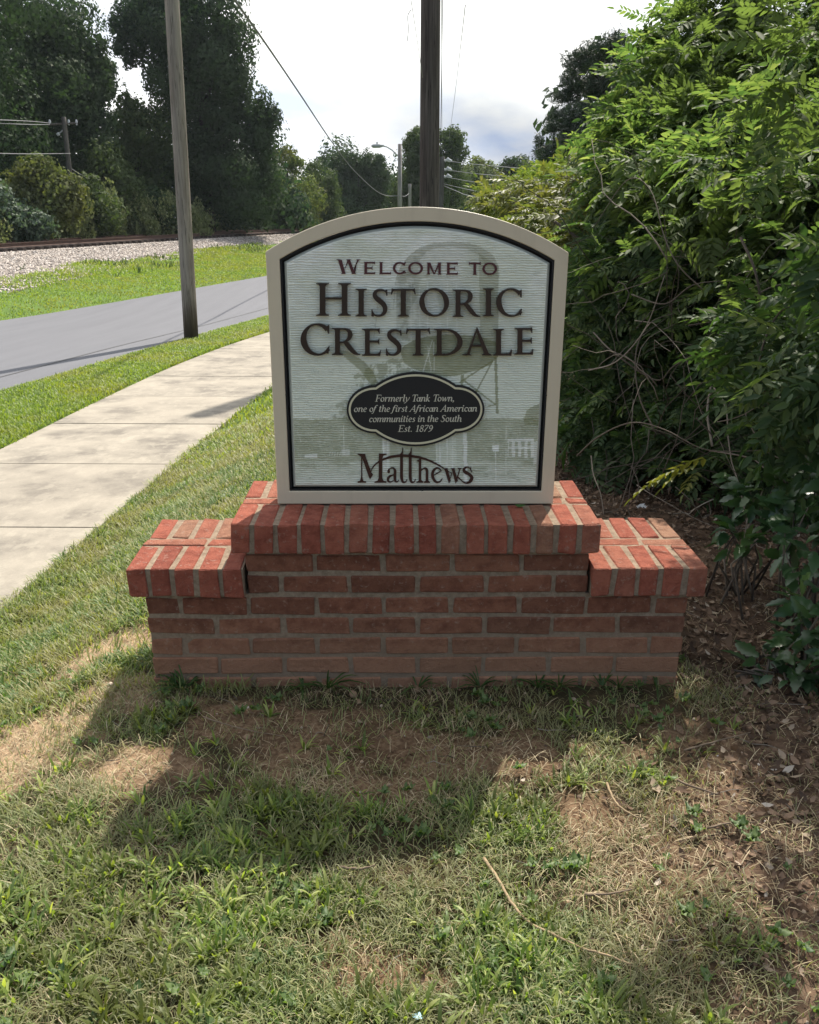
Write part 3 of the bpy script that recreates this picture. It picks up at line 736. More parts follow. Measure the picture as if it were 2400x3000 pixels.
G = {
 'H': (1.11, [stem(.213, .172, s=.108), stem(.888, .172, s=.108), pg((.29, .50), (.81, .50), (.81, .565), (.29, .565))]),
 'I': (.434, [stem(.217, .19, s=.11)]),
 'S': (.585, [stroke([(.545, .84, .03), (.505, .905, .05), (.43, .955, .062), (.32, .972, .07), (.20, .94, .10), (.125, .855, .135), (.125, .755, .155), (.20, .655, .175), (.32, .555, .18), (.435, .44, .175), (.485, .32, .165), (.47, .18, .14), (.39, .085, .10), (.28, .038, .065), (.17, .045, .055), (.09, .10, .05), (.04, .17, .04)]),
              pg((.50, .965), (.565, .98), (.57, .76), (.535, .76), (.515, .86), (.47, .92)), pg((.0, .03), (.07, .005), (.10, .06), (.06, .14), (.035, .275), (.005, .275))]),
 'T': (.89, [stem(.445, .185, s=.11, top=False), pg((.05, .935), (.84, .935), (.84, .995), (.05, .995)), pg((.03, 1.02), (.09, .995), (.12, .935), (.075, .90), (.035, .80), (.0, .80)), pg((.86, 1.02), (.80, .995), (.77, .935), (.815, .90), (.855, .80), (.89, .80))]),
 'O': (1.045, [ring(.5225, .5, .5225, .52, .185, .055, .2)]),
 'R': (1.02, [stem(.205, .175, s=.11), stroke([(.22, .965, .06), (.38, .968, .062), (.52, .945, .085), (.625, .87, .14), (.655, .755, .17), (.625, .63, .145), (.53, .53, .085), (.41, .475, .055), (.27, .465, .045)]),
              stroke([(.46, .50, .10), (.56, .375, .16), (.68, .22, .165), (.80, .09, .13), (.90, .03, .07), (1.02, .01, .022)])]),
 'C': (.89, [ring(.52, .5, .52, .52, .19, .055, .2, .80, 5.55), pg((.80, .925), (.885, .975), (.885, .69), (.85, .69), (.82, .80), (.75, .88)), pg((.74, .075), (.86, .045), (.89, .27), (.86, .27), (.84, .20), (.78, .145))]),
 'E': (.69, [stem(.19, .175, s=.11), pg((.25, .935), (.62, .935), (.62, .998), (.25, .998)), pg((.645, 1.02), (.55, .996), (.56, .93), (.60, .885), (.622, .81), (.645, .81)), pg((.25, .49), (.58, .49), (.58, .553), (.25, .553)), pg((.56, .553), (.595, .58), (.61, .635), (.63, .635), (.63, .41), (.61, .41), (.595, .46), (.56, .49)),
              pg((.25, .002), (.63, .002), (.63, .068), (.25, .068)), pg((.54, .003), (.665, -.012), (.69, .20), (.662, .20), (.635, .12), (.56, .066))]),
 'L': (.70, [stem(.20, .18, s=.11), pg((.26, .002), (.64, .002), (.64, .068), (.26, .068)), pg((.54, .003), (.672, -.012), (.70, .21), (.67, .21), (.64, .13), (.56, .066))]),
 'D': (1.07, [stem(.215, .175, s=.11), ring(.42, .4985, .65, .4985, .19, .055, .0, -math.pi / 2, math.pi / 2), pg((.25, .935), (.43, .935), (.43, .994), (.25, .994)), pg((.25, .006), (.43, .006), (.43, .065), (.25, .065))]),
 'A': (1.07, [pg((.525, 1.02), (.565, 1.0), (.25, .0 + .03), (.16, .03)), pg((.50, .96), (.55, 1.03), (.985, .03), (.80, .03)), pg((.30, .33), (.72, .33), (.70, .385), (.32, .385)), pg((.0, .0), (.33, .0), (.33, .022), (.255, .06), (.15, .06), (.0, .022)), pg((.72, .0), (1.07, .0), (1.07, .022), (.97, .07), (.83, .07), (.72, .022))]),
}
def stemc(x, w, s=.05, th=.035): return stem(x, w, s=s, th=th, br=.07)
GC = {
 'W': (1.64, [pg((.10, .97), (.36, .97), (.62, 0), (.40, 0)), pg((.55, .28), (.62, 0), (.40, 0), (.47, .0), (.76, .97), (.88, .97)), pg((.72, .97), (.93, .97), (1.27, 0), (1.06, 0)), pg((1.18, .30), (1.27, 0), (1.12, 0), (1.42, .97), (1.56, .97)), pg((0, .96), (.28, .96), (.28, 1), (0, 1)), pg((.68, .96), (.98, .96), (.98, 1), (.68, 1)), pg((1.36, .96), (1.64, .96), (1.64, 1), (1.36, 1)), pg((.33, .0), (.61, .0), (.61, .035), (.33, .035)), pg((1.04, .0), (1.34, .0), (1.34, .035), (1.04, .035))]),
 'E': (.90, [stemc(.16, .21), pg((.2, .87), (.86, .87), (.86, .99), (.2, .99)), pg((.84, 1.01), (.89, 1.01), (.89, .80), (.84, .83)), pg((.2, .44), (.66, .44), (.66, .56), (.2, .56)), pg((.65, .36), (.69, .34), (.69, .66), (.65, .64)), pg((.2, .01), (.87, .01), (.87, .13), (.2, .13)), pg((.84, .0), (.90, -.01), (.90, .22), (.85, .18))]),
 'L': (.95, [stemc(.16, .21), pg((.2, .01), (.90, .01), (.90, .13), (.2, .13)), pg((.88, .0), (.95, -.01), (.95, .22), (.89, .18))]),
 'C': (1.06, [ring(.55, .5, .55, .51, .20, .13, .0, .72, 5.58), pg((.82, .80), (.99, 1.0), (1.05, .98), (.95, .68)), pg((.84, .20), (1.03, .06), (1.06, .12), (.95, .30))]),
 'O': (1.18, [ring(.59, .5, .59, .52, .19, .13, .1)]),
 'M': (1.20, [stemc(.14, .17), stemc(1.05, .20), pg((.08, .99), (.30, .99), (.67, .02), (.55, .02)), pg((.96, .99), (1.12, .99), (.66, .02), (.57, .02))]),
 'T': (.95, [stemc(.475, .21), pg((.05, .87), (.90, .87), (.90, .99), (.05, .99)), pg((.0, 1.03), (.06, 1.03), (.07, .82), (.02, .78)), pg((.95, 1.03), (.89, 1.03), (.88, .82), (.93, .78))]),
}
class Glyphs:
    """collects glyph outlines on the sign face and extrudes them into one mesh"""
    def __init__(s): s.items = []
    def put(s, g, f):
        for it in g: s.items.append((it[0],) + tuple(f(a) for a in it[1:]))
        return s
    def build(s, name, mat, parent, yf, depth, step=.00007, flip=False):
        V, F = [], []
        for k, it in enumerate(s.items):
            y = yf - k * step; o = len(V)
            if it[0] == 'P':
                pts = it[1]; ar = np.sum(pts[:, 0] * np.roll(pts[:, 1], -1) - np.roll(pts[:, 0], -1) * pts[:, 1])
                if ar < 0: pts = pts[::-1]
                n = len(pts); V += [(x, y, z) for x, z in pts] + [(x, yf + depth, z) for x, z in pts]
                F.append(tuple(o + i for i in range(n))); F += [(o + i, o + i + n, o + (i + 1) % n + n, o + (i + 1) % n) for i in range(n)]
            else:
                A, B = it[1], it[2]; n = len(A); d = (A[1] - A[0]); cr = d[0] * (B[0] - A[0])[1] - d[1] * (B[0] - A[0])[0]
                if cr > 0: A, B = B, A
                V += [(x, y, z) for x, z in A] + [(x, y, z) for x, z in B] + [(x, yf + depth, z) for x, z in A] + [(x, yf + depth, z) for x, z in B]
                for i in range(n - 1):
                    F += [(o + n + i, o + n + i + 1, o + i + 1, o + i), (o + i, o + i + 1, o + 2 * n + i + 1, o + 2 * n + i), (o + n + i + 1, o + n + i, o + 3 * n + i, o + 3 * n + i + 1)]
                F += [(o, o + 2 * n, o + 3 * n, o + n), (o + n - 1, o + 2 * n - 1, o + 4 * n - 1, o + 3 * n - 1)]
        return link(name, mesh(name, V, F), mat, parent)
m = NT('bronze_letter_paint'); M_letter = m.principled((.030, .020, .016), .28, None, .5)
m = NT('maroon_letter_paint'); M_maroon = m.principled((.075, .018, .022), .35, None, .5)
def word(font, boxes, mat, yf, depth):
    for ch, cr, x0, x1, yt, yb in boxes:
        w, g = font[ch]
        f = lambda a, w=w, cr=cr, x0=x0, x1=x1, yt=yt, yb=yb: cr(np.c_[x0 + a[:, 0] / w * (x1 - x0), yb - a[:, 1] * (yb - yt)])
        Glyphs().put(g, f).build('letter', mat, sign, yf, depth)
off = lambda x: (x / 4.7917 + 860 - 1200) * 4.3125
word(GC, [('W', crA, 603, 940, 150, 355), ('E', crA, 985, 1146, 185, 360), ('L', crA, 1201, 1368, 188, 362), ('C', crA, 1395, 1580, 190, 361), ('O', crB, off(1610), 170, 174, 326),
          ('M', crB, 217, 403, 177, 329), ('E', crB, 465, 609, 176, 332), ('T', crB, 750, 901, 177, 335), ('O', crB, 922, 1108, 183, 335)], M_maroon, .0042, .004)
word(G, [('H', crA, 315, 820, 480, 935), ('I', crA, 868, 1035, 560, 945), ('S', crA, 1095, 1325, 565, 953), ('T', crA, 1367, 1715, 562, 948), ('O', crB, 122, 498, 505, 850), ('R', crB, 540, 892, 517, 860),
         ('I', crB, 922, 1068, 505, 853), ('C', crB, 1093, 1416, 510, 856), ('C', crA, 105, 507, 1050, 1483), ('R', crA, 540, 940, 1107, 1483), ('E', crA, 965, 1229, 1120, 1495), ('S', crA, 1297, 1523, 1128, 1500),
         ('T', crB, (1577 / 4.7917 + 860 - 1200) * 4.3125, 262, 1008, 1345), ('D', crB, 300, 668, 1010, 1345), ('A', crB, 665, 1035, 1005, 1345), ('L', crB, 1055, 1293, 1014, 1348), ('E', crB, 1328, 1563, 1003, 1338)], M_letter, -.0085, .0125)

# town name with its sweeping arch, traced as strokes
q = lambda *p: stroke(p)
name_ = Glyphs(); idf = lambda a: crM(a)
LET = [
 [pg((120, 133), (215, 140), (222, 175), (295, 375), (316, 400), (278, 456), (262, 430), (175, 180), (120, 142)), pg((164, 160), (178, 175), (178, 440), (164, 440)), pg((120, 500), (120, 488), (150, 478), (163, 430), (179, 430), (192, 478), (228, 488), (228, 500)),
  pg((388, 133), (485, 133), (485, 146), (448, 158), (431, 190), (431, 440), (445, 475), (484, 488), (484, 502), (333, 502), (333, 490), (372, 476), (386, 440))],
 [q((288, 365, 8), (300, 330, 12), (330, 285, 16), (370, 250, 18), (430, 215, 22), (520, 182, 28), (620, 165, 32), (720, 162, 32), (820, 170, 32), (920, 190, 28), (1010, 218, 24), (1100, 260, 20), (1180, 305, 16), (1250, 355, 9), (1310, 385, 6)),
  q((1360, 425, 10), (1410, 455, 14), (1460, 500, 14), (1505, 515, 20), (1550, 485, 40), (1565, 440, 40), (1530, 400, 38), (1485, 375, 40), (1465, 345, 34), (1485, 318, 22), (1520, 312, 12), (1545, 325, 12)), pg((1540, 330), (1556, 302), (1558, 340), (1572, 372), (1562, 376), (1545, 345))],
 [q((512, 358, 34), (516, 335, 14), (545, 318, 14), (575, 322, 22), (592, 350, 34), (592, 400, 36), (592, 450, 36), (600, 485, 26), (625, 490, 14), (640, 470, 8)), pg((495, 350), (512, 338), (530, 350), (528, 375), (512, 385), (496, 372)), q((580, 400, 14), (530, 420, 24), (505, 450, 32), (508, 480, 26), (535, 495, 14), (575, 475, 12))],
 [q((690, 62, 8), (688, 105, 14), (675, 160, 34), (675, 250, 38), (675, 350, 38), (676, 440, 38), (690, 490, 28), (715, 500, 16), (735, 485, 12), (745, 458, 8)), pg((690, 100), (690, 150), (650, 152))],
 [q((799, 62, 8), (797, 105, 14), (785, 160, 36), (785, 250, 38), (785, 350, 38), (786, 440, 38), (798, 490, 28), (822, 500, 16), (842, 485, 12), (852, 458, 8)), pg((799, 100), (799, 150), (757, 152))],
 [pg((866, 228), (910, 200), (925, 205), (925, 470), (950, 490), (950, 505), (865, 505), (865, 495), (893, 478), (893, 240)), q((922, 350, 10), (955, 325, 18), (985, 328, 30), (998, 360, 34), (998, 420, 34), (998, 478, 34)), pg((960, 507), (960, 496), (981, 480), (1015, 480), (1036, 496), (1036, 507))],
 [q((1085, 410, 10), (1140, 380, 12), (1180, 352, 14)), q((1180, 358, 12), (1150, 325, 16), (1110, 325, 24), (1072, 370, 34), (1070, 430, 36), (1100, 485, 30), (1140, 500, 22), (1175, 480, 14), (1192, 452, 8))],
 [pg((1205, 322), (1260, 322), (1260, 332), (1300, 480), (1275, 516), (1222, 345)), pg((1275, 500), (1310, 380), (1318, 385), (1290, 480), (1305, 486)), pg((1295, 322), (1350, 322), (1348, 335), (1388, 480), (1360, 516), (1312, 340)), pg((1362, 500), (1405, 340), (1420, 335), (1380, 480), (1392, 488)), pg((1382, 322), (1440, 320), (1425, 336), (1395, 336))],
]
M_brown = flat('brown_letter_paint', (.050, .020, .016), .35)
for g in LET: Glyphs().put(g, idf).build('letter', M_brown, sign, .0040, .004)

# ---------------------------------------------------------------- oval plaque
def cartouche(d):
    R = 796 - d; yc = -371; ya = 275 - d; xi = math.sqrt(R * R - (ya - yc) ** 2); rx, ry = 325 - d, 275 - d
    a0 = math.atan2(ya - yc, xi); o = []
    for k in range(21): a = a0 + (math.pi - 2 * a0) * k / 20; o.append((R * math.cos(a), yc + R * math.sin(a)))
    for k in range(25): a = math.pi / 2 + math.pi * k / 24; o.append((-465 + rx * math.cos(a), ry * math.sin(a)))
    for k in range(21): a = math.pi + a0 + (math.pi - 2 * a0) * k / 20; o.append((R * math.cos(a), -yc + R * math.sin(a)))
    for k in range(25): a = -math.pi / 2 + math.pi * k / 24; o.append((465 + rx * math.cos(a), ry * math.sin(a)))
    c_ = np.array(o); return crP(np.c_[853 + c_[:, 0], 467 - c_[:, 1]])
plq = prism('plaque', [tuple(p) for p in cartouche(0)], -.0062, .0045, flat('black_plaque', (.013, .014, .016), .45), sign)
b_ = plq.modifiers.new('edge', 'BEVEL'); b_.width = .001; b_.limit_method = 'ANGLE'
M_cream = flat('cream_paint', (.62, .58, .40), .45)
prism('plaque_border', [tuple(p) for p in cartouche(24)], -.0078, -.0055, M_cream, plq, [tuple(p) for p in cartouche(46)])
xh = .64
def it(*s): return list(s)
tn, tk = .055, .125
O_ = lambda cx, rx: ring(cx, xh / 2, rx, xh / 2 + .01, tk, tn, .5)
def nst(x, y0=0, y1=xh): return pg((x - tk / 2, y0), (x + tk / 2, y0), (x + tk / 2, y1), (x - tk / 2, y1))
def serf(x, y, w=.2): return pg((x - w / 2, y), (x + w / 2, y), (x + w / 2, y + .04), (x - w / 2, y + .04))
def hook(x): return stroke([(x, .10, tk), (x + .03, .03, .08), (x + .10, .03, .05), (x + .16, .12, .035)], 4)
def lead(x, y=xh): return stroke([(x - .14, y - .10, .035), (x - .07, y - .02, .05), (x, y - .06, .07)], 4)
def archn(x0, x1): return stroke([(x0, .40, .05), (x0 + (x1 - x0) * .45, xh - .03, .06), (x1 - .03, xh - .07, .11), (x1, .40, tk), (x1 - .01, .1, tk)], 5)
IT = {
 'o': (.56, [O_(.27, .25)]), 'e': (.50, [ring(.26, xh / 2, .23, xh / 2 + .01, tk, tn, .4, .35, 5.6), stroke([(.08, .30, .05), (.28, .34, .05), (.45, .46, .05)], 3)]),
 'c': (.48, [ring(.26, xh / 2, .23, xh / 2 + .01, tk, tn, .4, .75, 5.6), pg((.38, .50), (.47, .50), (.46, .60), (.37, .61))]),
 'a': (.60, [ring(.25, xh / 2 - .01, .23, xh / 2, tk, tn, .5), nst(.46, .06), hook(.47)]),
 'n': (.62, [nst(.11), lead(.10), archn(.13, .46), hook(.46)]), 'm': (.92, [nst(.11), lead(.10), archn(.13, .44), nst(.43, 0, .3), archn(.45, .77), hook(.77)]),
 'r': (.46, [nst(.12), lead(.10), stroke([(.14, .38, .05), (.25, .58, .06), (.36, .60, .10), (.42, .56, .09)], 4)]),
 'i': (.32, [nst(.12, .05), lead(.11), hook(.13), ring(.15, .86, .075, .075, .07, .07)]),
 'u': (.62, [nst(.11, .15), lead(.10), stroke([(.11, .2, tk), (.14, .05, .09), (.26, .02, .06), (.44, .25, .05)], 4), nst(.46, .05), hook(.47)]),
 't': (.36, [nst(.13, .06, .86), hook(.14), pg((.0, .60), (.30, .60), (.30, .65), (.0, .65))]),
 'h': (.60, [nst(.11, 0, 1.0), serf(.06, .98, .2), archn(.13, .45), hook(.45)]),
 'l': (.32, [nst(.12, .05, 1.0), serf(.07, .98, .2), hook(.13)]),
 'k': (.58, [nst(.11, 0, 1.0), serf(.06, .98, .2), stroke([(.16, .30, .05), (.32, .50, .06), (.46, .60, .09)], 4), stroke([(.22, .36, .09), (.34, .14, .12), (.44, .02, .09), (.54, .10, .04)], 4)]),
 's': (.44, [stroke([(.38, .54, .05), (.28, .61, .06), (.15, .56, .09), (.13, .44, .11), (.24, .32, .12), (.32, .20, .12), (.26, .06, .08), (.12, .03, .06), (.03, .12, .05)], 4)]),
 'f': (.38, [stroke([(-.16, -.20, .07), (-.05, -.24, .06), (.03, -.10, .09), (.10, .35, tk), (.17, .80, tk), (.27, .98, .08), (.40, .97, .06), (.44, .90, .07)], 5), pg((.0, .60), (.32, .60), (.32, .65), (.0, .65))]),
 'y': (.54, [stroke([(.02, .58, .05), (.10, .62, .09), (.17, .40, .12), (.22, .05, .10)], 4), stroke([(.50, .64, .10), (.46, .35, .06), (.25, .0, .06), (.05, -.22, .07), (-.06, -.20, .08)], 4)]),
 'w': (.80, [stroke([(.02, .58, .05), (.10, .62, .09), (.15, .40, .12), (.18, .03, .10)], 4), stroke([(.18, .02, .06), (.32, .3, .05), (.42, .62, .06)], 3), stroke([(.42, .62, .10), (.45, .35, .12), (.47, .03, .10)], 3), stroke([(.47, .02, .06), (.63, .25, .05), (.72, .50, .06), (.70, .64, .09)], 4)]),
 'F': (.68, [nst(.17, 0, 1), serf(.17, 0, .34), serf(.12, .96, .2), pg((.15, .94), (.66, .94), (.66, 1.0), (.15, 1.0)), pg((.62, 1.0), (.66, 1.0), (.67, .78), (.63, .78)), pg((.15, .48), (.48, .48), (.48, .54), (.15, .54)), pg((.45, .62), (.49, .62), (.49, .40), (.45, .40))]),
 'T': (.72, [nst(.36, 0, 1), serf(.36, 0, .34), pg((.04, .94), (.70, .94), (.70, 1.0), (.04, 1.0)), pg((.02, .76), (.06, .76), (.10, 1.0), (.05, 1.0)), pg((.68, .76), (.72, .76), (.71, 1.0), (.66, 1.0))]),
 'A': (.82, [stroke([(.02, .0, .05), (.52, .98, .06)], 2), pg((.44, 1.0), (.54, 1.0), (.70, 0), (.56, 0)), pg((.22, .32), (.62, .32), (.62, .38), (.24, .38)), serf(.04, 0, .24), serf(.66, 0, .32)]),
 'S': (.60, [stroke([(.55, .80, .05), (.50, .93, .06), (.36, .985, .06), (.20, .92, .09), (.15, .76, .12), (.26, .60, .13), (.42, .44, .13), (.47, .26, .12), (.40, .08, .08), (.24, .01, .06), (.10, .06, .06), (.05, .22, .05)], 5)]),
 'E': (.74, [nst(.17, 0, 1), serf(.12, 0, .24), serf(.12, .96, .24), pg((.15, .94), (.68, .94), (.68, 1.0), (.15, 1.0)), pg((.64, 1.0), (.68, 1.0), (.69, .78), (.65, .78)), pg((.15, .48), (.50, .48), (.50, .54), (.15, .54)), pg((.47, .62), (.51, .62), (.51, .40), (.47, .40)), pg((.15, .0), (.66, .0), (.66, .06), (.15, .06)), pg((.64, .0), (.68, .0), (.72, .24), (.68, .24))]),
 '1': (.52, [nst(.28, 0, 1), serf(.28, 0, .34), stroke([(.10, .82, .04), (.20, .88, .06), (.29, .98, .05)], 3)]),
 '8': (.56, [ring(.28, .74, .20, .25, .10, .06, .5), ring(.27, .26, .24, .27, .11, .06, .5)]),
 '7': (.56, [pg((.06, .92), (.54, .92), (.54, 1.0), (.06, 1.0)), stroke([(.50, .96, .06), (.36, .60, .08), (.20, .28, .11), (.14, .0, .12)], 4), pg((.04, .78), (.08, .78), (.10, 1.0), (.06, 1.0))]),
 '9': (.56, [ring(.28, .69, .22, .31, .11, .06, .4), stroke([(.49, .72, .10), (.46, .45, .10), (.34, .16, .08), (.06, .0, .05)], 4)]),
 '.': (.28, [ring(.12, .07, .075, .075, .07, .07)]), ',': (.28, [ring(.12, .07, .075, .075, .07, .07), stroke([(.16, .04, .07), (.14, -.08, .05), (.04, -.18, .03)], 3)]), ' ': (.30, []),
}
M_creamtext = flat('cream_lettering', (.60, .57, .46), .5)
KERN = {'Fo': -.04, 'Ta': -.10, 'To': -.10, 'ly': -.02}
for text, x0, x1, yb, cap in (('Formerly Tank Town,', 388, 1310, 377, 78), ('one of the first African American', 142, 1566, 494, 76), ('communities in the South', 315, 1388, 611, 76), ('Est. 1879', 650, 1055, 724, 76)):
    W = 0; place_ = []
    for a, b in zip(text, text[1:] + ' '): place_.append(W); W += IT[a][0] + KERN.get(a + b, 0)
    W += .12; sl_ = .20; gl = Glyphs()
    for ch, xo in zip(text, place_):
        f = lambda a, xo=xo: crP(np.c_[x0 + (a[:, 0] + xo + a[:, 1] * sl_ * .9) / W * (x1 - x0), yb - a[:, 1] * cap])
        gl.put(IT[ch][1], f)
    gl.build('lettering', M_creamtext, plq, -.0074, .002, .000012)
# a green leaf lying on the coping under the sign
def leaf_shape(l, w, curl=.2, n=6):
    V, F = [], []
    for i in range(n + 1):
        t = i / n; hw = w / 2 * math.sin(math.pi * min(1, t ** .8)) ** .8 if 0 < t < 1 else 0.0005
        z = curl * l * (t - .5) ** 2
        V += [(l * t, -hw, z + .12 * hw), (l * t, 0, z - .05 * hw), (l * t, hw, z + .12 * hw)]
    for i in range(n): F += [(3 * i, 3 * i + 3, 3 * i + 4, 3 * i + 1), (3 * i + 1, 3 * i + 4, 3 * i + 5, 3 * i + 2)]
    return V, F
gl = link('fallen_leaf', mesh('fallen_leaf', *leaf_shape(.035, .016, .5)), leafmat('green_leaf', [(0, (.05, .12, .03)), (1, (.07, .15, .04))]), None, loc=(at(1085, 1068, 2.51).x, 2.505, ZU + HB + .004), rot=(.3, -.15, -.5))
tag(gl, 'small green leaf fallen on the red coping at the foot of the sign', 'leaf')
# ================================================================ poles, lamp and wires
def polemat(name, dark, light, scale=1.0, dark_tone=None):
    m = NT(name); v = m.map(m.obj, (14, 14, .5)); f = m.noise(2.4, 7, .65, v); g = m.noise(1.4, 3, .5, m.map(m.obj, (3, 3, .6))); cr = m.noise(7, 3, .6, m.map(m.obj, (9, 9, .35)))
    c = m.ramp(f, [(.3, dark), (.7, light)]); c = m.mix(m.step(g, .35, .65), c, m.mix(1, c, (.72, .70, .68), 'MULTIPLY'))
    c = m.mix(m.step(cr, .60, .66), c, tuple(d * .35 for d in dark))
    if dark_tone:
        z = m.node('ShaderNodeSeparateXYZ', Vector=m.obj).outputs['Z']
        c = m.mix(m.math('MULTIPLY', m.step(m.math('ADD', z, m.math('MULTIPLY', f, 1.5)), 1.75, .9), .85), c, dark_tone)
    return m.principled(c, .9, m.bump(m.math('ADD', f, m.math('MULTIPLY', cr, -1.5)), .8, .01), .15)
def pole(name, x, y, z, h, r0, r1, mat, label, cat='utility pole', seg=20, lean=(0, 0), group=None):
    t = empty(name, (x, y, z)); tag(t, label, cat, group)
    rr = random.Random(int(x * 100)); n = 14
    pth = [(lean[0] * k / n, lean[1] * k / n, -.3 + (h + .3) * k / n) for k in range(n + 1)]
    V, F = tube(pth, [r0 + (r1 - r0) * k / n for k in range(n + 1)], seg)
    link('shaft', mesh('shaft', V, F, True), mat, t)
    return t
M_p1 = polemat('weathered_grey_pine', (.17, .15, .13), (.34, .30, .26), dark_tone=(.045, .03, .02)); M_p2 = polemat('creosoted_pine', (.042, .033, .032), (.12, .10, .095)); M_galv = flat('galvanised_steel', (.36, .37, .38), .5, nscale=8)
M_p3 = polemat('pale_pine', (.20, .19, .18), (.36, .34, .32)); M_wire = flat('black_cable', (.03, .03, .032), .6); M_porc = flat('white_insulator', (.42, .44, .46), .4); M_alu = flat('bare_wire', (.16, .165, .17), .5)
p1 = at(402, 711, 15.7); top1 = at(361.5, 0, 15.7)
pA = pole('utility_pole', p1.x, 15.7, float(P_(15.7)), 12, .128, .100, M_p1, 'weathered grey wooden pole between the road and the sidewalk', lean=((top1.x - p1.x) / (top1.z - p1.z) * 12, 0))
for k in range(7):
    a = random.uniform(3.6, 5.8); z = .7 + k * .45 + random.random() * .2
    mb = MB(); mb.add(tube([(math.cos(a) * .12, math.sin(a) * .12, z), (math.cos(a) * .138, math.sin(a) * .138, z)], .006, 6)); mb.build('nail', M_galv, pA)
b2 = at(905.5, 437, 15); t2 = at(908.5, 0, 15)
pB = pole('utility_pole', b2.x, 15, -.5, 9.6, .167, .135, M_p2, 'tall dark brown utility pole rising right behind the arch of the sign', lean=((t2.x - b2.x) / (t2.z - b2.z) * 9.6, 0))
mb = MB(); mb.add(tube([(.166, -.03, .2), (.160, -.03, 3), (.15, -.02, 7)], .006, 6)); mb.build('ground_wire', M_wire, pB)
# street lamp far along the road
b3 = at(842, 437, 60); t3 = at(843.5, 303, 60); zb = -1.0
sl_ = empty('street_lamp', (b3.x, 60, zb)); tag(sl_, 'distant street lamp on a pale wooden pole with a curved arm reaching left', 'street lamp')
V, F = tube([(0, 0, 0), (.0, 0, t3.z - zb)], [.16, .125], 12); link('shaft', mesh('shaft', V, F, True), M_p3, sl_)
A = [at(*p, 60) - sl_.location for p in ((843, 332), (835, 325), (826, 316), (815, 309), (806, 307), (801, 307))]
V, F = tube(A, .04, 8); link('arm', mesh('arm', V, F, True), M_galv, sl_)
hd = at(796, 307.5, 60) - sl_.location; mb = MB()
pr = [(-.42, .0, .10), (-.25, .10, .16), (.15, .13, .17), (.38, .07, .07)]
mb.add(tube([(hd.x - .42, hd.y, hd.z), (hd.x - .3, hd.y, hd.z), (hd.x + .1, hd.y, hd.z + .02), (hd.x + .4, hd.y, hd.z + .03)], [.05, .12, .13, .05], 10)); mb.build('lamp_head', M_galv, sl_, True)
mb = MB(); mb.add(tube([(hd.x - .05, hd.y, hd.z + .1), (hd.x - .05, hd.y, hd.z + .24)], .05, 8)); mb.build('photocell', M_galv, sl_)
b4 = at(863, 437, 66); t4 = at(863.5, 387, 66)
pole('utility_pole', b4.x, 66, -1.0, t4.z + 1.0, .12, .11, M_p3, 'short pale pole standing just right of the distant street lamp')
# pole with transformers and insulators right of the dark pole
b5 = at(925, 437, 44); t5 = at(929, 330, 44)
pC = pole('utility_pole', b5.x, 44, -1.0, t5.z + 1.0, .15, .12, polemat('grey_brown_pine', (.07, .065, .06), (.16, .15, .14)), 'distant power pole with insulators, half hidden behind the dark pole', lean=((t5.x - b5.x) / (t5.z - b5.z) * (t5.z + 1), 0))
o5 = pC.location
for py in (338, 357, 372):
    c_ = at(928, py, 44) - o5
    for dx in (0.03, .30):
        mb = MB(); mb.add(tube([(c_.x + dx, 0, c_.z), (c_.x + dx + .05, 0, c_.z + .05), (c_.x + dx + .12, 0, c_.z + .01), (c_.x + dx + .24, 0, c_.z - .02)], [.07, .10, .07, .04], 8)); mb.build('insulator', M_porc, pC)
# pole with a crossarm in front of the dark trees on the left
b6 = at(147, 380, 43); t6 = at(134, 246, 43)
pD = pole('utility_pole', b6.x, 43, -.4, t6.z + .4, .13, .10, polemat('shaded_pine', (.06, .055, .05), (.14, .13, .12)), 'wooden power pole with a crossarm in front of the dark trees at left', lean=(t6.x - b6.x, 0))
pD['category'] = 'utility pole'
o6 = pD.location
a0 = at(100, 262, 43) - o6; a1 = at(163, 259, 43) - o6
mb = MB(); mb.add(tube([a0, a1], .05, 6)); mb.build('crossarm', polemat('crossarm_timber', (.08, .07, .06), (.18, .165, .15)), pD)
for px in (105, 145, 161):
    c_ = at(px, 257.5, 43) - o6; mb = MB(); mb.add(tube([(c_.x, 0, c_.z - .12), (c_.x, 0, c_.z + .03), (c_.x, 0, c_.z + .12)], [.03, .06, .03], 8)); mb.build('insulator', M_porc, pD)
br0 = at(120, 284, 43) - o6; br1 = at(135, 272, 43) - o6
mb = MB(); mb.add(tube([br0, br1], .03, 6)); mb.build('brace', M_galv, pD)
mb = MB(); mb.add(tube([at(121, 280, 43) - o6, at(124, 285, 43) - o6], .07, 8)); mb.build('insulator', M_porc, pD)
def wire(pts, r, label, cat='wire', mat=M_wire, group=None, n=10, name='overhead_wire'):
    S = spline([(p.x, p.y, p.z) for p in pts], n) if len(pts) > 2 else np.array([tuple(p) for p in pts])
    V, F = tube([tuple(s) for s in S], r, 5)
    o = link(name, mesh(name, V, F, True), mat); tag(o, label, cat, group); return o
wire([at(470, -40, 14), at(495, 0, 15.5), at(560, 92, 20), at(630, 195, 27), at(700, 300, 37), at(745, 358, 45), at(790, 400, 53), at(815, 412, 57), at(842, 412, 60)], .022, 'thick black cable sweeping down from the sky to the street lamp pole', 'cable', name='overhead_cable', mat=flat('grey_cable', (.10, .10, .105), .6))
wire([at(842, 412, 60), at(853, 413, 63), at(863, 406, 66)], .022, 'short sagging cable from the street lamp pole to the short pole', 'cable', name='overhead_cable', mat=flat('grey_cable_short', (.12, .12, .125), .6))
wire([at(864, -10, 10), at(875, 60, 11), at(890, 163, 14.8)], .0035, 'thin wire slanting down to the left side of the dark pole', mat=M_alu)
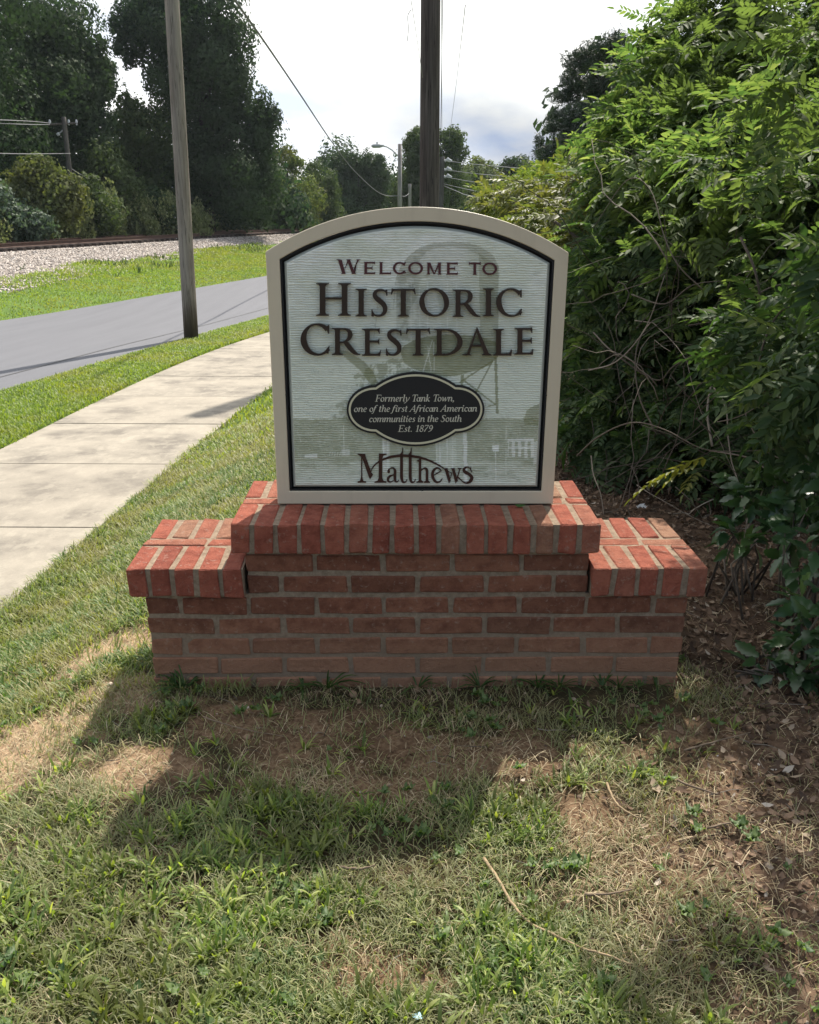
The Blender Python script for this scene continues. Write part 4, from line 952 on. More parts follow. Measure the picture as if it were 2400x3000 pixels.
wire([at(866, 20, 10), at(859, 33, 10.02), at(860, 60, 10), at(858, 84, 10), at(856, 86, 10)], .004, 'frayed loose wire end dangling left of the dark pole', mat=M_alu)
wire([at(930, -10, 12), at(930.5, 120, 20), at(931.5, 300, 40), at(932, 335, 44)], .005, 'thin near vertical wire just right of the dark pole', mat=M_alu)
wire([at(980, 10, 12), at(972, 80, 16), at(958, 200, 28), at(946, 290, 42)], .006, 'faint slanting wire in the sky over the blue grey cloud', mat=M_alu)
for k, (ya, yb_, xb) in enumerate(((338, 352, 1070), (357, 371, 1060), (372, 392, 1060), (387, 405, 1020), (391, 412, 990))):
    wire([at(935, ya, 44), at((935 + xb) / 2, (ya + yb_) / 2 + 1, 36), at(xb, yb_, 28), at(xb + 90, yb_ + 9, 24)], .012, ['topmost', 'second', 'middle', 'fourth', 'lowest'][k] + ' of five wires running right from the distant power pole into the hedge', 'wire', M_alu, 'wires running right from the distant power pole')
for k, (ya, yb_) in enumerate(((253, 259), (260, 262), (322, 323))):
    wire([at(-40, ya - (2 if k < 2 else 0), 33), at(60, ya + 2, 37), at(105 if k < 2 else 148, yb_, 43)], .016, ['upper', 'lower', 'single low'][k] + ' wire coming from the left edge to the crossarm pole', 'wire', M_alu, 'wires at the left crossarm pole')
wire([at(150, 355, 43), at(178, 372, 44.5), at(206, 388, 48)], .02, 'wire slanting down right from the left crossarm pole into the trees', 'wire', M_alu)

# ================================================================ woods
LV = [(-.5, 0, 0), (-.1, -.36, .08), (.5, 0, 0), (-.1, .36, .08)]; LF = [(0, 1, 2), (0, 2, 3)]
def blob_leaves(c, r, leaf, cover=1.0, sub=9, flatk=1.0, rs=None):
    """leaf clumps over a lumpy crown lobe; centre c, radii r (3)"""
    c, r = np.array(c), np.array(r); out = []
    area = 4 * math.pi * ((r[0] * r[1]) ** 1.6 / 3 + (r[0] * r[2]) ** 1.6 / 3 + (r[1] * r[2]) ** 1.6 / 3) ** (1 / 1.6)
    n = int(area / (leaf * leaf * .36) * cover)
    dirs = unit(sub * 2); cen = dirs * rng.uniform(.55, .95, (sub * 2, 1)); rad = rng.uniform(.26, .5, sub * 2)
    k = rng.integers(0, sub * 2, n); d = unit(n)
    p = cen[k] + d * rad[k][:, None] * rng.uniform(.6, 1.04, (n, 1))
    nrm = d + .6 * p + .5 * rng.normal(size=(n, 3))
    m_ = n // 4; p[:m_] = unit(m_) * rng.uniform(.2, .9, (m_, 1))
    return c + p * r, nrm, leaf * rng.uniform(.6, 1.35, n)
def foliage(name, blobs, leaf, mat, parent, cover=1.0, sub=9, T=(LV, LF)):
    P, N, S = [], [], []
    for c, r in blobs:
        p, n, s = blob_leaves(c, r, leaf, cover, sub); P.append(p); N.append(n); S.append(s)
    P, N, S = np.concatenate(P), np.concatenate(N), np.concatenate(S)
    t = np.cross(N, rng.normal(size=N.shape))
    if parent is not None: P = P - np.array(parent.location)
    o = link(name, scatter(name, T[0], T[1], P, frames(t, N), S), mat, parent)
    return o
L_dark = leafmat('dark_broadleaf', [(0, (.020, .038, .020)), (.5, (.036, .062, .032)), (1, (.065, .098, .046))], (1.2, 1.6, .8), .28, .7, (.12, (.045, .065, .032)), .12)
L_mid = leafmat('mid_broadleaf', [(0, (.040, .062, .026)), (.5, (.065, .095, .036)), (1, (.10, .125, .046))], (1.3, 1.5, .7), .32, .7, (.15, (.07, .095, .04)), .12)
L_olive = leafmat('olive_broadleaf', [(0, (.07, .098, .036)), (.5, (.115, .155, .055)), (1, (.18, .215, .08))], (1.4, 1.5, .6), .34, .7, (.3, (.11, .12, .045)), .2)
L_blue = leafmat('bluish_broadleaf', [(0, (.05, .078, .052)), (.5, (.085, .12, .080)), (1, (.14, .18, .12))], (1.2, 1.5, .8), .3, .6)
L_weed = leafmat('yellow_green_weeds', [(0, (.10, .125, .05)), (.5, (.17, .195, .085)), (1, (.27, .28, .14))], (1.2, 1.3, .8), .3, .7)
M_bark = polemat('bark', (.022, .018, .015), (.06, .05, .042))
def tree(name, lobes, Y, leaf, mat, label, cover=1.0, trunk=None, cat='tree', group=None, base_z=-.6, depth=1.0, sub=9):
    k = 1 / 1861 * 1.04
    bl = []
    for (cx, cy, rx, ry) in lobes:
        dy = random.uniform(-1, 1) * Y * rx * k * .5; c = at(cx, cy, Y + dy)
        bl.append(((c.x, c.y, c.z), (rx * k * Y, (rx + ry) / 2 * k * Y * depth, ry * k * Y)))
    tx = at(trunk if trunk else lobes[0][0], 450, Y)
    t = empty(name, (tx.x, Y, base_z)); tag(t, label, cat, group)
    foliage('crown', bl, leaf, mat, t, cover, sub)
    mb = MB(); top = max(b[0][2] for b in bl) - base_z; rr = max(.06, top * .022)
    cx_ = np.mean([b[0][0] for b in bl]) - tx.x
    tr = [(0, 0, -.3), (cx_ * .1, .1, top * .3), (cx_ * .5, .0, top * .6), (cx_ * .8, 0, top * .88)]
    mb.add(tube(tr, [rr * 1.3, rr, rr * .7, rr * .3], 8))
    for c, r in bl[:14]:
        q_ = Vector(c) - t.location; h0 = max(.15 * top, min(q_.z - r[2], top * .6)); f0 = h0 / top
        mb.add(tube([(cx_ * f0 * .8, 0, h0), (q_.x * .5 + cx_ * .2, q_.y * .4, (h0 + q_.z) / 2 + .1), (q_.x, q_.y, q_.z + r[2] * .3)], [rr * .45, rr * .3, rr * .1], 5))
    mb.build('trunk', M_bark, t, True)
    return t
tree('broadleaf_tree', [(10, 30, 110, 110), (110, 70, 90, 80), (150, 140, 75, 85), (60, 190, 120, 100), (185, 150, 50, 60), (195, 245, 45, 60), (110, 290, 110, 80), (-50, 150, 110, 150), (215, 165, 28, 45), (160, 235, 60, 60), (30, 330, 110, 70), (210, 105, 20, 30)], 50, .185, L_dark, 'tall dense dark tree filling the upper left corner', 1.15, 110)
tree('broadleaf_tree', [(-60, 260, 130, 150), (-70, 60, 110, 160), (-120, 380, 100, 90)], 44, .185, L_dark, 'dark tree cut off by the left edge behind the shrubs', 1.0, -60)
tree('broadleaf_tree', [(285, 260, 45, 55), (310, 300, 55, 70), (255, 330, 55, 80), (325, 360, 60, 70), (290, 420, 80, 60), (268, 225, 24, 30), (330, 250, 30, 35)], 54, .18, L_mid, 'mid green tree between the two tall dark trees at left', 1.1, 290)
tree('broadleaf_tree', [(345, 30, 85, 70), (300, 50, 55, 55), (430, 55, 85, 80), (465, 130, 70, 80), (390, 150, 80, 85), (270, 95, 30, 40), (500, 200, 55, 70), (430, 250, 85, 80), (490, 300, 80, 80), (548, 265, 36, 55), (550, 320, 40, 60), (420, 350, 90, 80), (500, 390, 85, 80), (400, 430, 90, 60), (520, 440, 60, 50), (250, 55, 22, 40), (335, 120, 45, 45), (575, 235, 16, 26), (390, -30, 90, 50), (370, 210, 40, 60)], 56, .185, L_dark, 'very tall dark oak shaped tree behind the grey pole', 1.15, 440)
tree('broadleaf_tree', [(600, 340, 32, 26), (622, 345, 16, 20), (600, 420, 40, 60), (640, 440, 40, 60), (575, 445, 40, 55)], 70, .19, L_olive, 'olive green tree right of the tall dark tree', 1.2, 610)
tree('broadleaf_tree', [(685, 400, 32, 50), (690, 445, 36, 45), (660, 370, 18, 28), (655, 352, 10, 12)], 76, .22, L_mid, 'smaller rounded green tree left of the cable dip', 1.2, 685)
tree('broadleaf_tree', [(725, 350, 36, 32), (700, 375, 24, 36), (785, 352, 28, 32), (760, 385, 60, 48), (735, 430, 60, 40), (800, 400, 26, 42), (800, 350, 14, 20)], 86, .22, L_dark, 'wide dark green tree behind the sagging cable', 1.15, 750)
tree('broadleaf_tree', [(870, 310, 22, 28), (890, 285, 22, 22), (955, 290, 22, 22), (880, 300, 24, 26), (905, 295, 24, 28), (945, 300, 30, 32), (960, 325, 22, 34), (875, 335, 26, 30), (905, 345, 40, 36), (850, 385, 22, 22), (880, 400, 36, 40), (930, 390, 55, 50), (865, 345, 12, 18), (838, 410, 22, 30)], 74, .18, L_mid, 'tall rounded tree behind the dark utility pole', 1.5, 910)
tree('broadleaf_tree', [(1010, 365, 36, 28), (1000, 400, 45, 42), (1045, 375, 30, 30), (1065, 410, 45, 40)], 95, .23, L_olive, 'brownish olive tree right of the distant power pole', 1.1, 1010)
tree('broadleaf_tree', [(1090, 347, 28, 20), (1070, 358, 22, 18), (1110, 372, 34, 30), (1140, 400, 50, 40)], 88, .22, L_dark, 'low dark tree behind the far end of the hedge', 1.1, 1095)
# dark pine behind the hedge
NV_ = [(-.5, 0, 0), (.5, -.05, .0), (.5, .05, 0), (-.3, 0, .1), (.4, .1, .35), (.38, .16, .3), (.38, -.2, .32), (.4, -.14, .36)]; NF_ = [(0, 1, 2), (0, 4, 5), (0, 6, 7), (3, 1, 2)]
L_pine = leafmat('pine_needles', [(0, (.016, .028, .018)), (.5, (.028, .046, .028)), (1, (.05, .075, .042))], (1.2, 1.4, .7), .2, .5)
k_ = 1.04 / 1861; Yp_ = 24
pl = [(1255, 115, 40, 22), (1215, 130, 30, 22), (1205, 175, 26, 26), (1250, 180, 50, 28), (1180, 205, 24, 14), (1170, 250, 20, 18), (1215, 250, 50, 34), (1160, 268, 14, 10), (1190, 300, 30, 26), (1240, 310, 60, 40), (1137, 305, 10, 22), (1150, 325, 24, 16), (1200, 345, 50, 26), (1290, 170, 50, 60), (1290, 260, 50, 60), (1290, 90, 30, 24)]
pine = empty('pine_tree', (at(1260, 400, Yp_).x, Yp_, -.6)); tag(pine, 'dark pine tree with tufted boughs rising behind the hedge', 'tree')
bl = []
for cx, cy, rx, ry in pl:
    c = at(cx, cy, Yp_ + random.uniform(-.6, .6)); bl.append(((c.x, c.y, c.z), (rx * k_ * Yp_, rx * k_ * Yp_, ry * k_ * Yp_)))
foliage('crown', bl, .17, L_pine, pine, 3.2, 16, (NV_, NF_))
mb = MB(); tz = at(1262, 90, Yp_).z + .6; mb.add(tube([(0, 0, -.3), (.02, 0, tz * .5), (0, 0, tz)], [.2, .15, .04], 8))
for c, r in bl: q_ = Vector(c) - pine.location; mb.add(tube([(0, 0, max(.5, q_.z - .5)), (q_.x * .6, q_.y * .5, q_.z - .12), (q_.x, q_.y, q_.z)], [.05, .035, .012], 5))
mb.build('trunk', M_bark, pine, True)
# shrubs along the far side of the track
def shrub(lobes, Y, leaf, mat, label, cover=1.25): return tree('shrub', lobes, Y, leaf, mat, label, cover, None, 'shrub', base_z=-.5, sub=14)
shrub([(75, 370, 45, 40), (110, 400, 55, 45), (60, 410, 50, 45), (120, 440, 48, 40), (90, 355, 35, 25), (150, 415, 34, 40), (140, 390, 30, 26)], 40, .17, L_olive, 'rounded olive green shrub in front of the crossarm pole')
shrub([(185, 420, 40, 45), (215, 445, 45, 40), (175, 460, 40, 35)], 44, .17, L_mid, 'dark green shrub right of the olive shrub beyond the track')
shrub([(225, 350, 35, 45), (245, 390, 45, 50), (265, 430, 40, 45), (210, 390, 30, 40)], 48, .18, L_mid, 'taller upright bush at the foot of the dark trees')
shrub([(0, 440, 50, 45), (35, 465, 50, 40), (80, 478, 45, 28), (-40, 440, 60, 60)], 38, .16, L_blue, 'bluish green bush at the left edge beside the track', 1.4)
shrub([(320, 440, 40, 35), (290, 460, 40, 30), (350, 460, 35, 30)], 50, .18, L_dark, 'dark low bush left of the grey pole beyond the track')
shrub([(590, 460, 40, 28), (630, 465, 45, 24), (560, 475, 30, 22)], 66, .2, L_mid, 'dark green bush where the track passes behind the sign')
def weeds(x0, x1, n, Y, h, label):
    P, N, S = [], [], []
    for i in range(n):
        px = random.uniform(x0, x1); y = Y(px) + random.uniform(-2, 2); g = at(px, 470, y); r = random.uniform(.35, 1.1)
        hh = h * random.uniform(.6, 1.3)
        p, nn, s = blob_leaves((g.x, y, -.3 + hh * .5), (r, r, hh * .6), .15, .9, 6); P.append(p); N.append(nn); S.append(s)
    P, N, S = map(np.concatenate, (P, N, S))
    o = link('tall_weeds', scatter('tall_weeds', LV, LF, P, frames(N * .3 + np.array([0, 0, 1]) + .4 * rng.normal(size=N.shape), rng.normal(size=N.shape)), S * np.array([1.0])[0]), L_weed)
    tag(o, label, 'weeds', kind='stuff')
weeds(-100, 420, 170, lambda px: 39.5 + px * .034, 1.9, 'yellow green weeds growing along the far side of the track')
weeds(360, 680, 90, lambda px: 55 + (px - 360) * .08, 1.7, 'low weeds at the foot of the distant trees')
wb = []
for i in range(46):
    px = random.uniform(-260, 1300); Y = random.uniform(92, 125); c = at(px, 420, Y); wb.append(((c.x, Y, c.z - 1 + random.uniform(-1, .5)), (4.5, 4, random.uniform(4, 6.2))))
for i in range(26):
    px = random.uniform(-300, 560); Y = random.uniform(60, 72); c = at(px, 430, Y); wb.append(((c.x, Y, c.z), (3.5, 3, random.uniform(3, 5.5))))
for i in range(30):
    x = random.uniform(8, 75); y = random.uniform(34, 60) + abs(x - 30) * .2; wb.append(((x, y, random.uniform(1.5, 3.5)), (4.2, 3.5, random.uniform(3.5, 5.5))))
o = foliage('distant_woods', wb, .38, L_dark, None, 1.3, 8); tag(o, 'continuous dark woodland closing off the view behind the road and track', 'woods', kind='stuff')
# ================================================================ thicket on the right
def compound_leaf(n_pairs=5, L=.20, lw=.021, ll=.056, droop=.25, seed=0):
    r = random.Random(seed); V, F = [], []
    def pt(t): return Vector((L * t, 0, -droop * L * t * t))
    m_ = 5                                                       # rachis
    for i in range(m_ + 1): p = pt(i / m_); V += [(p.x, -.0008, p.z), (p.x, .0008, p.z)]
    for i in range(m_): F.append((2 * i, 2 * i + 2, 2 * i + 3, 2 * i + 1))
    def leaflet(p, ang, s, dz):
        d = Vector((math.cos(ang), math.sin(ang), dz)).normalized(); q = Vector((-d.y, d.x, 0)).normalized(); up = d.cross(q) * -1
        o = len(V); l, w = ll * s, lw * s; k = r.uniform(.10, .35) * w
        for a, b, c in ((0, 0, 0), (.32, -.5, 1), (.36, 0, 0), (.32, .5, 1), (.72, -.36, .6), (.72, .36, .6), (1.0, 0, -.5)):
            V.append(tuple(p + d * (l * a) + q * (w * b) + Vector((0, 0, 1)) * (k * c)))
        F.extend([(o, o + 1, o + 2), (o, o + 2, o + 3), (o + 1, o + 4, o + 2), (o + 2, o + 5, o + 3), (o + 4, o + 6, o + 2), (o + 2, o + 6, o + 5)])
    for i in range(n_pairs):
        t = .18 + .74 * i / n_pairs; s = (.75 + .5 * math.sin(math.pi * (t * .8 + .15))) * r.uniform(.85, 1.1)
        for sd in (-1, 1): leaflet(pt(t), sd * (1.15 - .35 * t + r.uniform(-.15, .15)), s, -.25 + r.uniform(-.2, .15))
    leaflet(pt(1), r.uniform(-.1, .1), 1.1, -.5)
    return V, F
CL_ = [compound_leaf(n, L, lw, ll, dr, k) for k, (n, L, lw, ll, dr) in enumerate(((5, .20, .021, .056, .25), (6, .24, .022, .058, .35), (4, .15, .020, .050, .15), (5, .18, .024, .062, .5)))]
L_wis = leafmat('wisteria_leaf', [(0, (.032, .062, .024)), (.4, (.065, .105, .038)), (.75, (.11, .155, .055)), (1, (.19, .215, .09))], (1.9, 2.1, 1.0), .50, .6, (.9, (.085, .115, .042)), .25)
L_wisd = leafmat('shade_toned_wisteria_leaf', [(0, (.032, .058, .026)), (.6, (.056, .095, .038)), (1, (.10, .135, .055))], (1.4, 1.7, .7), .35, .6, None, .25)  # darker copy of the wisteria leaf, recess shade put into its colour
L_brown = leafmat('withered_leaf', [(0, (.07, .045, .028)), (.6, (.15, .10, .06)), (1, (.24, .17, .10))], (1.2, 1.1, .8), .2, .7)
m = NT('vine_bark'); f = m.noise(30, 5, .6, m.pos)
M_vine = m.principled(m.ramp(m.island, [(0, (.045, .035, .028)), (.6, (.12, .10, .08)), (1, (.26, .225, .185))]), .85, m.bump(f, .4, .003), .2)
def lobes_world(ls):
    out = []
    for cx, cy, rx, ry, Y, dp in ls:
        c = at(cx, cy, Y); k = 1.05 / 1861 * Y; out.append((np.array(c), np.array((rx * k, dp, ry * k))))
    return out
def thicket_leaves(lobes, dens, outward=1.0, shell=(.72, 1.05), zlim=None):
    P, D, U = [], [], []
    for c, r in lobes:
        area = 4 * math.pi * ((r[0] * r[1]) ** 1.6 / 3 + (r[0] * r[2]) ** 1.6 / 3 + (r[1] * r[2]) ** 1.6 / 3) ** (1 / 1.6)
        n = int(area * dens); d = unit(n); keep = d[:, 1] < .55; d = d[keep]; n = len(d)
        bump = 1 + .18 * np.sin(d[:, 0] * 9 + c[0] * 7) * np.sin(d[:, 2] * 8 + c[2] * 5) + .10 * rng.normal(size=n)
        P.append(c + d * r * (rng.uniform(shell[0], shell[1], (n, 1)) * bump[:, None]))
        D.append(d * np.array([1, 1, .6]) * outward + np.array([-.15, -.25, -.05]) + .55 * rng.normal(size=(n, 3)))
        U.append(np.array([0, 0, 1.0]) + .45 * d + .45 * rng.normal(size=(n, 3)))
    P, D, U = map(np.concatenate, (P, D, U))
    ok = P[:, 2] > .03
    ok &= ~((P[:, 0] < 1.02) & (P[:, 1] < 2.95) & (P[:, 1] > .5)) & ~((P[:, 0] < .95) & (P[:, 1] < 3.3))
    return P[ok], D[ok], U[ok]
def thicket(parent, lobes, dens, mat, name='foliage', **kw):
    P, D, U = thicket_leaves(lobes, dens, **kw); P = P - np.array(parent.location)
    k = rng.integers(0, len(CL_), len(P)); n = 0
    Vs, Ls, Ts, off = [], [], [], 0
    for t, (TV, TF) in enumerate(CL_):
        s = k == t; TV = np.array(TV); m_ = len(TV); cnt = int(s.sum()); R = frames(D[s], U[s]); S = rng.uniform(.42, 1.05, cnt)
        V = np.einsum('nij,nmj->nmi', R, TV[None] * S[:, None, None]) + P[s][:, None]
        fl = np.concatenate([np.array(f) for f in TF]); ft = np.array([len(f) for f in TF])
        Vs.append(V.reshape(-1, 3)); Ls.append(((fl[None] + (np.arange(cnt) * m_)[:, None]).ravel()) + off); Ts.append(np.tile(ft, cnt)); off += cnt * m_
    T = np.concatenate(Ts)
    o = link(name, fastmesh(name, np.concatenate(Vs), np.concatenate(Ls), np.concatenate([[0], np.cumsum(T)[:-1]]), T), mat, parent); o['kind'] = 'stuff'
    return o
hero = []
for k, (TV, TF) in enumerate(CL_): me = mesh('leaf', TV, TF); me.materials.append(L_wis); hero.append(me)
def hero_leaves(parent, lobes, n, name='leaf'):
    P, D, U = thicket_leaves(lobes, 60, shell=(1.0, 1.10))
    idx = rng.permutation(len(P)); idx = idx[np.argsort(P[idx][:, 1] + 0 * P[idx][:, 0])][:n * 3]; idx = rng.permutation(idx)[:n]
    D = D + np.array([-.3, -.5, .1]); R = frames(D[idx], U[idx])
    for i, (p, r_) in enumerate(zip(P[idx], R)):
        o = link(name, hero[i % 4], None, parent); q = Matrix([list(map(float, row)) for row in r_]).to_4x4(); s = random.uniform(.6, 1.1)
        o.matrix_local = Matrix.Translation(Vector(p) - parent.location) @ q @ Matrix.Scale(s, 4)
def vines(parent, n, box, rr=(.0012, .0038), name='stems', length=(.4, 1.2), fixed=()):
    mb = MB()
    for i in range(n):
        p = Vector([random.uniform(*b) for b in box]); d = Vector((random.gauss(0, .7), random.gauss(-.1, .4), random.gauss(.2, .8))).normalized(); L = random.uniform(*length); k = 9; r = random.uniform(*rr); pts = []
        for j in range(k + 1):
            pts.append(p.copy()); d = (d + Vector((random.gauss(0, .22), random.gauss(0, .18), random.gauss(-.08, .22)))).normalized(); p = p + d * L / k
            if p.z < .02: p.z = .02
        mb.add(tube(pts, [r * (1 - .6 * j / k) for j in range(k + 1)], 5))
    for pts, r in fixed:
        S = spline([tuple(at(*q)) for q in pts], 6); mb.add(tube([tuple(s) for s in S], [.62 * r * (1 - .5 * j / len(S)) for j in range(len(S))], 6))
    mb.V = [tuple(Vector(v) - parent.location) for v in mb.V]
    o = mb.build(name, M_vine, parent, True); o['kind'] = 'stuff'; return o

t1 = empty('vine_thicket', (1.9, 4.4, 0)); tag(t1, 'tall tangle of bright green wisteria vines towering right of the sign', 'thicket')
LB = lobes_world([(1420, 95, 55, 36, 6.3, .35), (1500, 60, 75, 60, 6.4, .5), (1380, 200, 70, 60, 6.2, .5), (1600, 60, 110, 110, 6.2, .7), (1720, 40, 120, 120, 6.0, .8), (1480, 170, 100, 75, 5.9, .5), (1330, 290, 60, 60, 6.0, .45), (1600, 190, 120, 80, 5.6, .5), (1730, 190, 110, 90, 5.3, .6),
                  (1400, 290, 80, 60, 5.6, .45), (1500, 290, 90, 70, 5.3, .45), (1620, 310, 110, 70, 5.0, .45), (1740, 330, 110, 90, 4.7, .5), (1340, 380, 80, 60, 5.4, .4), (1440, 400, 90, 60, 5.0, .4), (1560, 410, 100, 65, 4.7, .4), (1690, 440, 100, 70, 4.4, .4), (1300, 330, 40, 50, 5.9, .4)])
LB2 = lobes_world([(1700, 90, 90, 60, 3.6, .25), (1640, 220, 90, 40, 3.8, .2), (1560, 330, 90, 35, 3.9, .2), (1700, 360, 80, 40, 3.5, .2), (1450, 480, 80, 40, 4.3, .2), (1390, 330, 60, 35, 4.7, .2)])
LBd = lobes_world([(1560, 560, 260, 280, 6.6, .6), (1500, 420, 230, 150, 6.5, .6), (1400, 600, 160, 200, 6.2, .6), (1330, 780, 140, 180, 5.6, .5), (1560, 760, 190, 240, 5.2, .6), (1450, 560, 170, 120, 5.0, .4), (1700, 620, 150, 150, 4.4, .5), (1420, 740, 130, 170, 5.0, .45), (1300, 640, 90, 150, 5.2, .4), (1560, 900, 170, 120, 4.4, .45), (1400, 930, 160, 70, 4.9, .4), (1270, 900, 80, 110, 5.0, .35), (1240, 720, 50, 140, 5.6, .4)])
thicket(t1, LB, 230, L_wis)
thicket(t1, LB, 40, L_wis, 'edge_sprays', shell=(1.02, 1.32))
thicket(t1, LB2, 110, L_wis, 'spray_foliage', shell=(.3, 1.1))
back = [(np.array((3.6, 5.6, 1.4)), np.array((1.0, .9, 1.3))), (np.array((4.9, 5.4, 1.3)), np.array((1.0, 1.0, 1.2))), (np.array((6.2, 5.0, 1.2)), np.array((1.1, 1.0, 1.1))), (np.array((3.6, 7.2, 1.3)), np.array((1.3, .9, 1.3))), (np.array((3.2, 8.8, 1.1)), np.array((1.3, .9, 1.1))), (np.array((3.8, 4.2, 1.0)), np.array((.8, .8, .9)))]
thicket(t1, back, 110, L_wis, 'rear_foliage')
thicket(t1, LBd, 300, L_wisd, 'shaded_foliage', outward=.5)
hero_leaves(t1, LB2 + LB[9:], 200)
FX = [([(1480, 610, 3.6), (1430, 560, 3.62), (1400, 500, 3.7), (1370, 400, 3.9), (1320, 380, 4.1), (1250, 480, 4.2)], .005), ([(1720, 70, 4.1), (1640, 130, 4.2), (1560, 210, 4.4), (1500, 262, 4.6)], .004), ([(1720, 290, 4.0), (1620, 325, 4.2), (1570, 370, 4.3), (1545, 440, 4.4)], .004),
      ([(1250, 700, 4.6), (1290, 740, 4.3), (1380, 800, 4.2), (1420, 770, 4.1), (1500, 720, 4.0), (1560, 650, 4.0)], .007), ([(1560, 640, 3.6), (1640, 600, 3.5), (1720, 610, 3.4)], .007), ([(1380, 910, 3.6), (1345, 830, 3.7), (1340, 740, 3.8), (1370, 680, 3.9), (1420, 660, 4.0)], .006),
      ([(1215, 960, 4.0), (1260, 920, 3.8), (1330, 890, 3.6), (1400, 905, 3.5), (1480, 945, 3.4), (1560, 950, 3.3), (1640, 945, 3.2)], .006), ([(1245, 960, 3.8), (1250, 1000, 3.7), (1265, 1040, 3.6), (1272, 1085, 3.5)], .005), ([(1330, 980, 3.6), (1345, 1020, 3.5), (1340, 1060, 3.4)], .005),
      ([(1560, 500, 3.5), (1590, 570, 3.4), (1600, 650, 3.4), (1570, 730, 3.5), (1600, 800, 3.5)], .009), ([(1620, 860, 3.2), (1600, 760, 3.2), (1640, 660, 3.2), (1700, 640, 3.1)], .008), ([(1500, 940, 3.9), (1490, 860, 4.0), (1510, 780, 4.1), (1560, 720, 4.2)], .010),
      ([(1330, 620, 4.3), (1400, 640, 4.1), (1460, 600, 4.0), (1540, 590, 3.9)], .006), ([(1240, 780, 4.4), (1300, 760, 4.2), (1360, 690, 4.1), (1400, 580, 4.0)], .006)]
vines(t1, 300, ((1.0, 2.9), (3.7, 5.0), (.05, 1.2)), fixed=FX)
mb = MB()
for i in range(16):                                           # the stouter trunks inside
    x, y = random.uniform(1.4, 3.2), random.uniform(4.6, 5.8); pts = [(x, y, -.1)]
    for j in range(7): x += random.gauss(0, .1); y += random.gauss(0, .08) + .05; pts.append((x, y, .19 * (j + 1)))
    mb.add(tube(pts, [.03 - .003 * j for j in range(8)], 7))
mb.V = [tuple(Vector(v) - t1.location) for v in mb.V]; mb.build('trunks', M_vine, t1, True)['kind'] = 'stuff'
# yellowing spray low down
for k, (px, py, sc_, rz) in enumerate(((1475, 975, .9, 3.3), (1440, 985, .8, 3.0), (1500, 962, .9, 2.6), (1470, 990, .7, 3.9), (1405, 1005, .8, 3.2))):
    p = at(px, py, 3.35); o = link('leaf', hero[k % 4].copy() if k == 0 else o.data, None, t1); 
    if k == 0: o.data.materials.clear(); o.data.materials.append(leafmat('yellowing_leaf', [(0, (.09, .12, .03)), (1, (.17, .18, .055))], (1.6, 1.5, .5)))
    o.matrix_local = Matrix.Translation(p - t1.location) @ Matrix.Rotation(rz, 4, 'Z') @ Matrix.Rotation(.3, 4, 'Y') @ Matrix.Rotation(.5, 4, 'X') @ Matrix.Scale(sc_, 4)
    o['label'] = 'yellowing leaf low on the thicket'

LS = lobes_world([(1290, 560, 80, 60, 5.3, .3), (1240, 640, 45, 90, 5.3, .3), (1420, 560, 120, 60, 4.7, .3), (1360, 660, 100, 70, 4.9, .3), (1520, 640, 110, 90, 4.4, .3), (1225, 760, 30, 90, 5.1, .2), (1640, 560, 100, 70, 4.0, .3), (1450, 820, 140, 80, 4.7, .3), (1300, 830, 70, 70, 5.0, .3)])
thicket(t1, LS, 90, leafmat('half_lit_wisteria_leaf', [(0, (.045, .075, .030)), (.5, (.08, .12, .045)), (1, (.14, .18, .07))], (1.6, 1.8, .8), .42, .6, None, .25), 'middle_foliage', shell=(.5, 1.15))  # mid-toned leaf copy, its half light put into the colour
t2_ = empty('hedge_mound', (1.9, 8.0, -.1)); tag(t2_, 'lower sunlit mound of vines receding behind the arch of the sign', 'hedge')
LH = lobes_world([(1250, 400, 90, 50, 7.2, .7), (1150, 410, 80, 42, 8.2, .7), (1080, 425, 55, 26, 9.0, .6), (1190, 460, 80, 45, 6.9, .6), (1280, 470, 80, 60, 6.3, .6), (1040, 415, 22, 14, 9.4, .4), (1230, 530, 70, 60, 6.2, .5)])
L_far = leafmat('sunlit_hedge_leaf', [(0, (.06, .10, .028)), (.5, (.10, .14, .04)), (.85, (.16, .19, .06)), (1, (.22, .20, .09))], (1.5, 1.6, .6), .42, .5, (1.2, (.13, .13, .055)))
thicket(t2_, LH, 260, L_far)
vines(t2_, 260, ((.9, 2.2), (5.6, 7.0), (.3, 1.3)), name='stems')
hero_leaves(t2_, LH, 50)

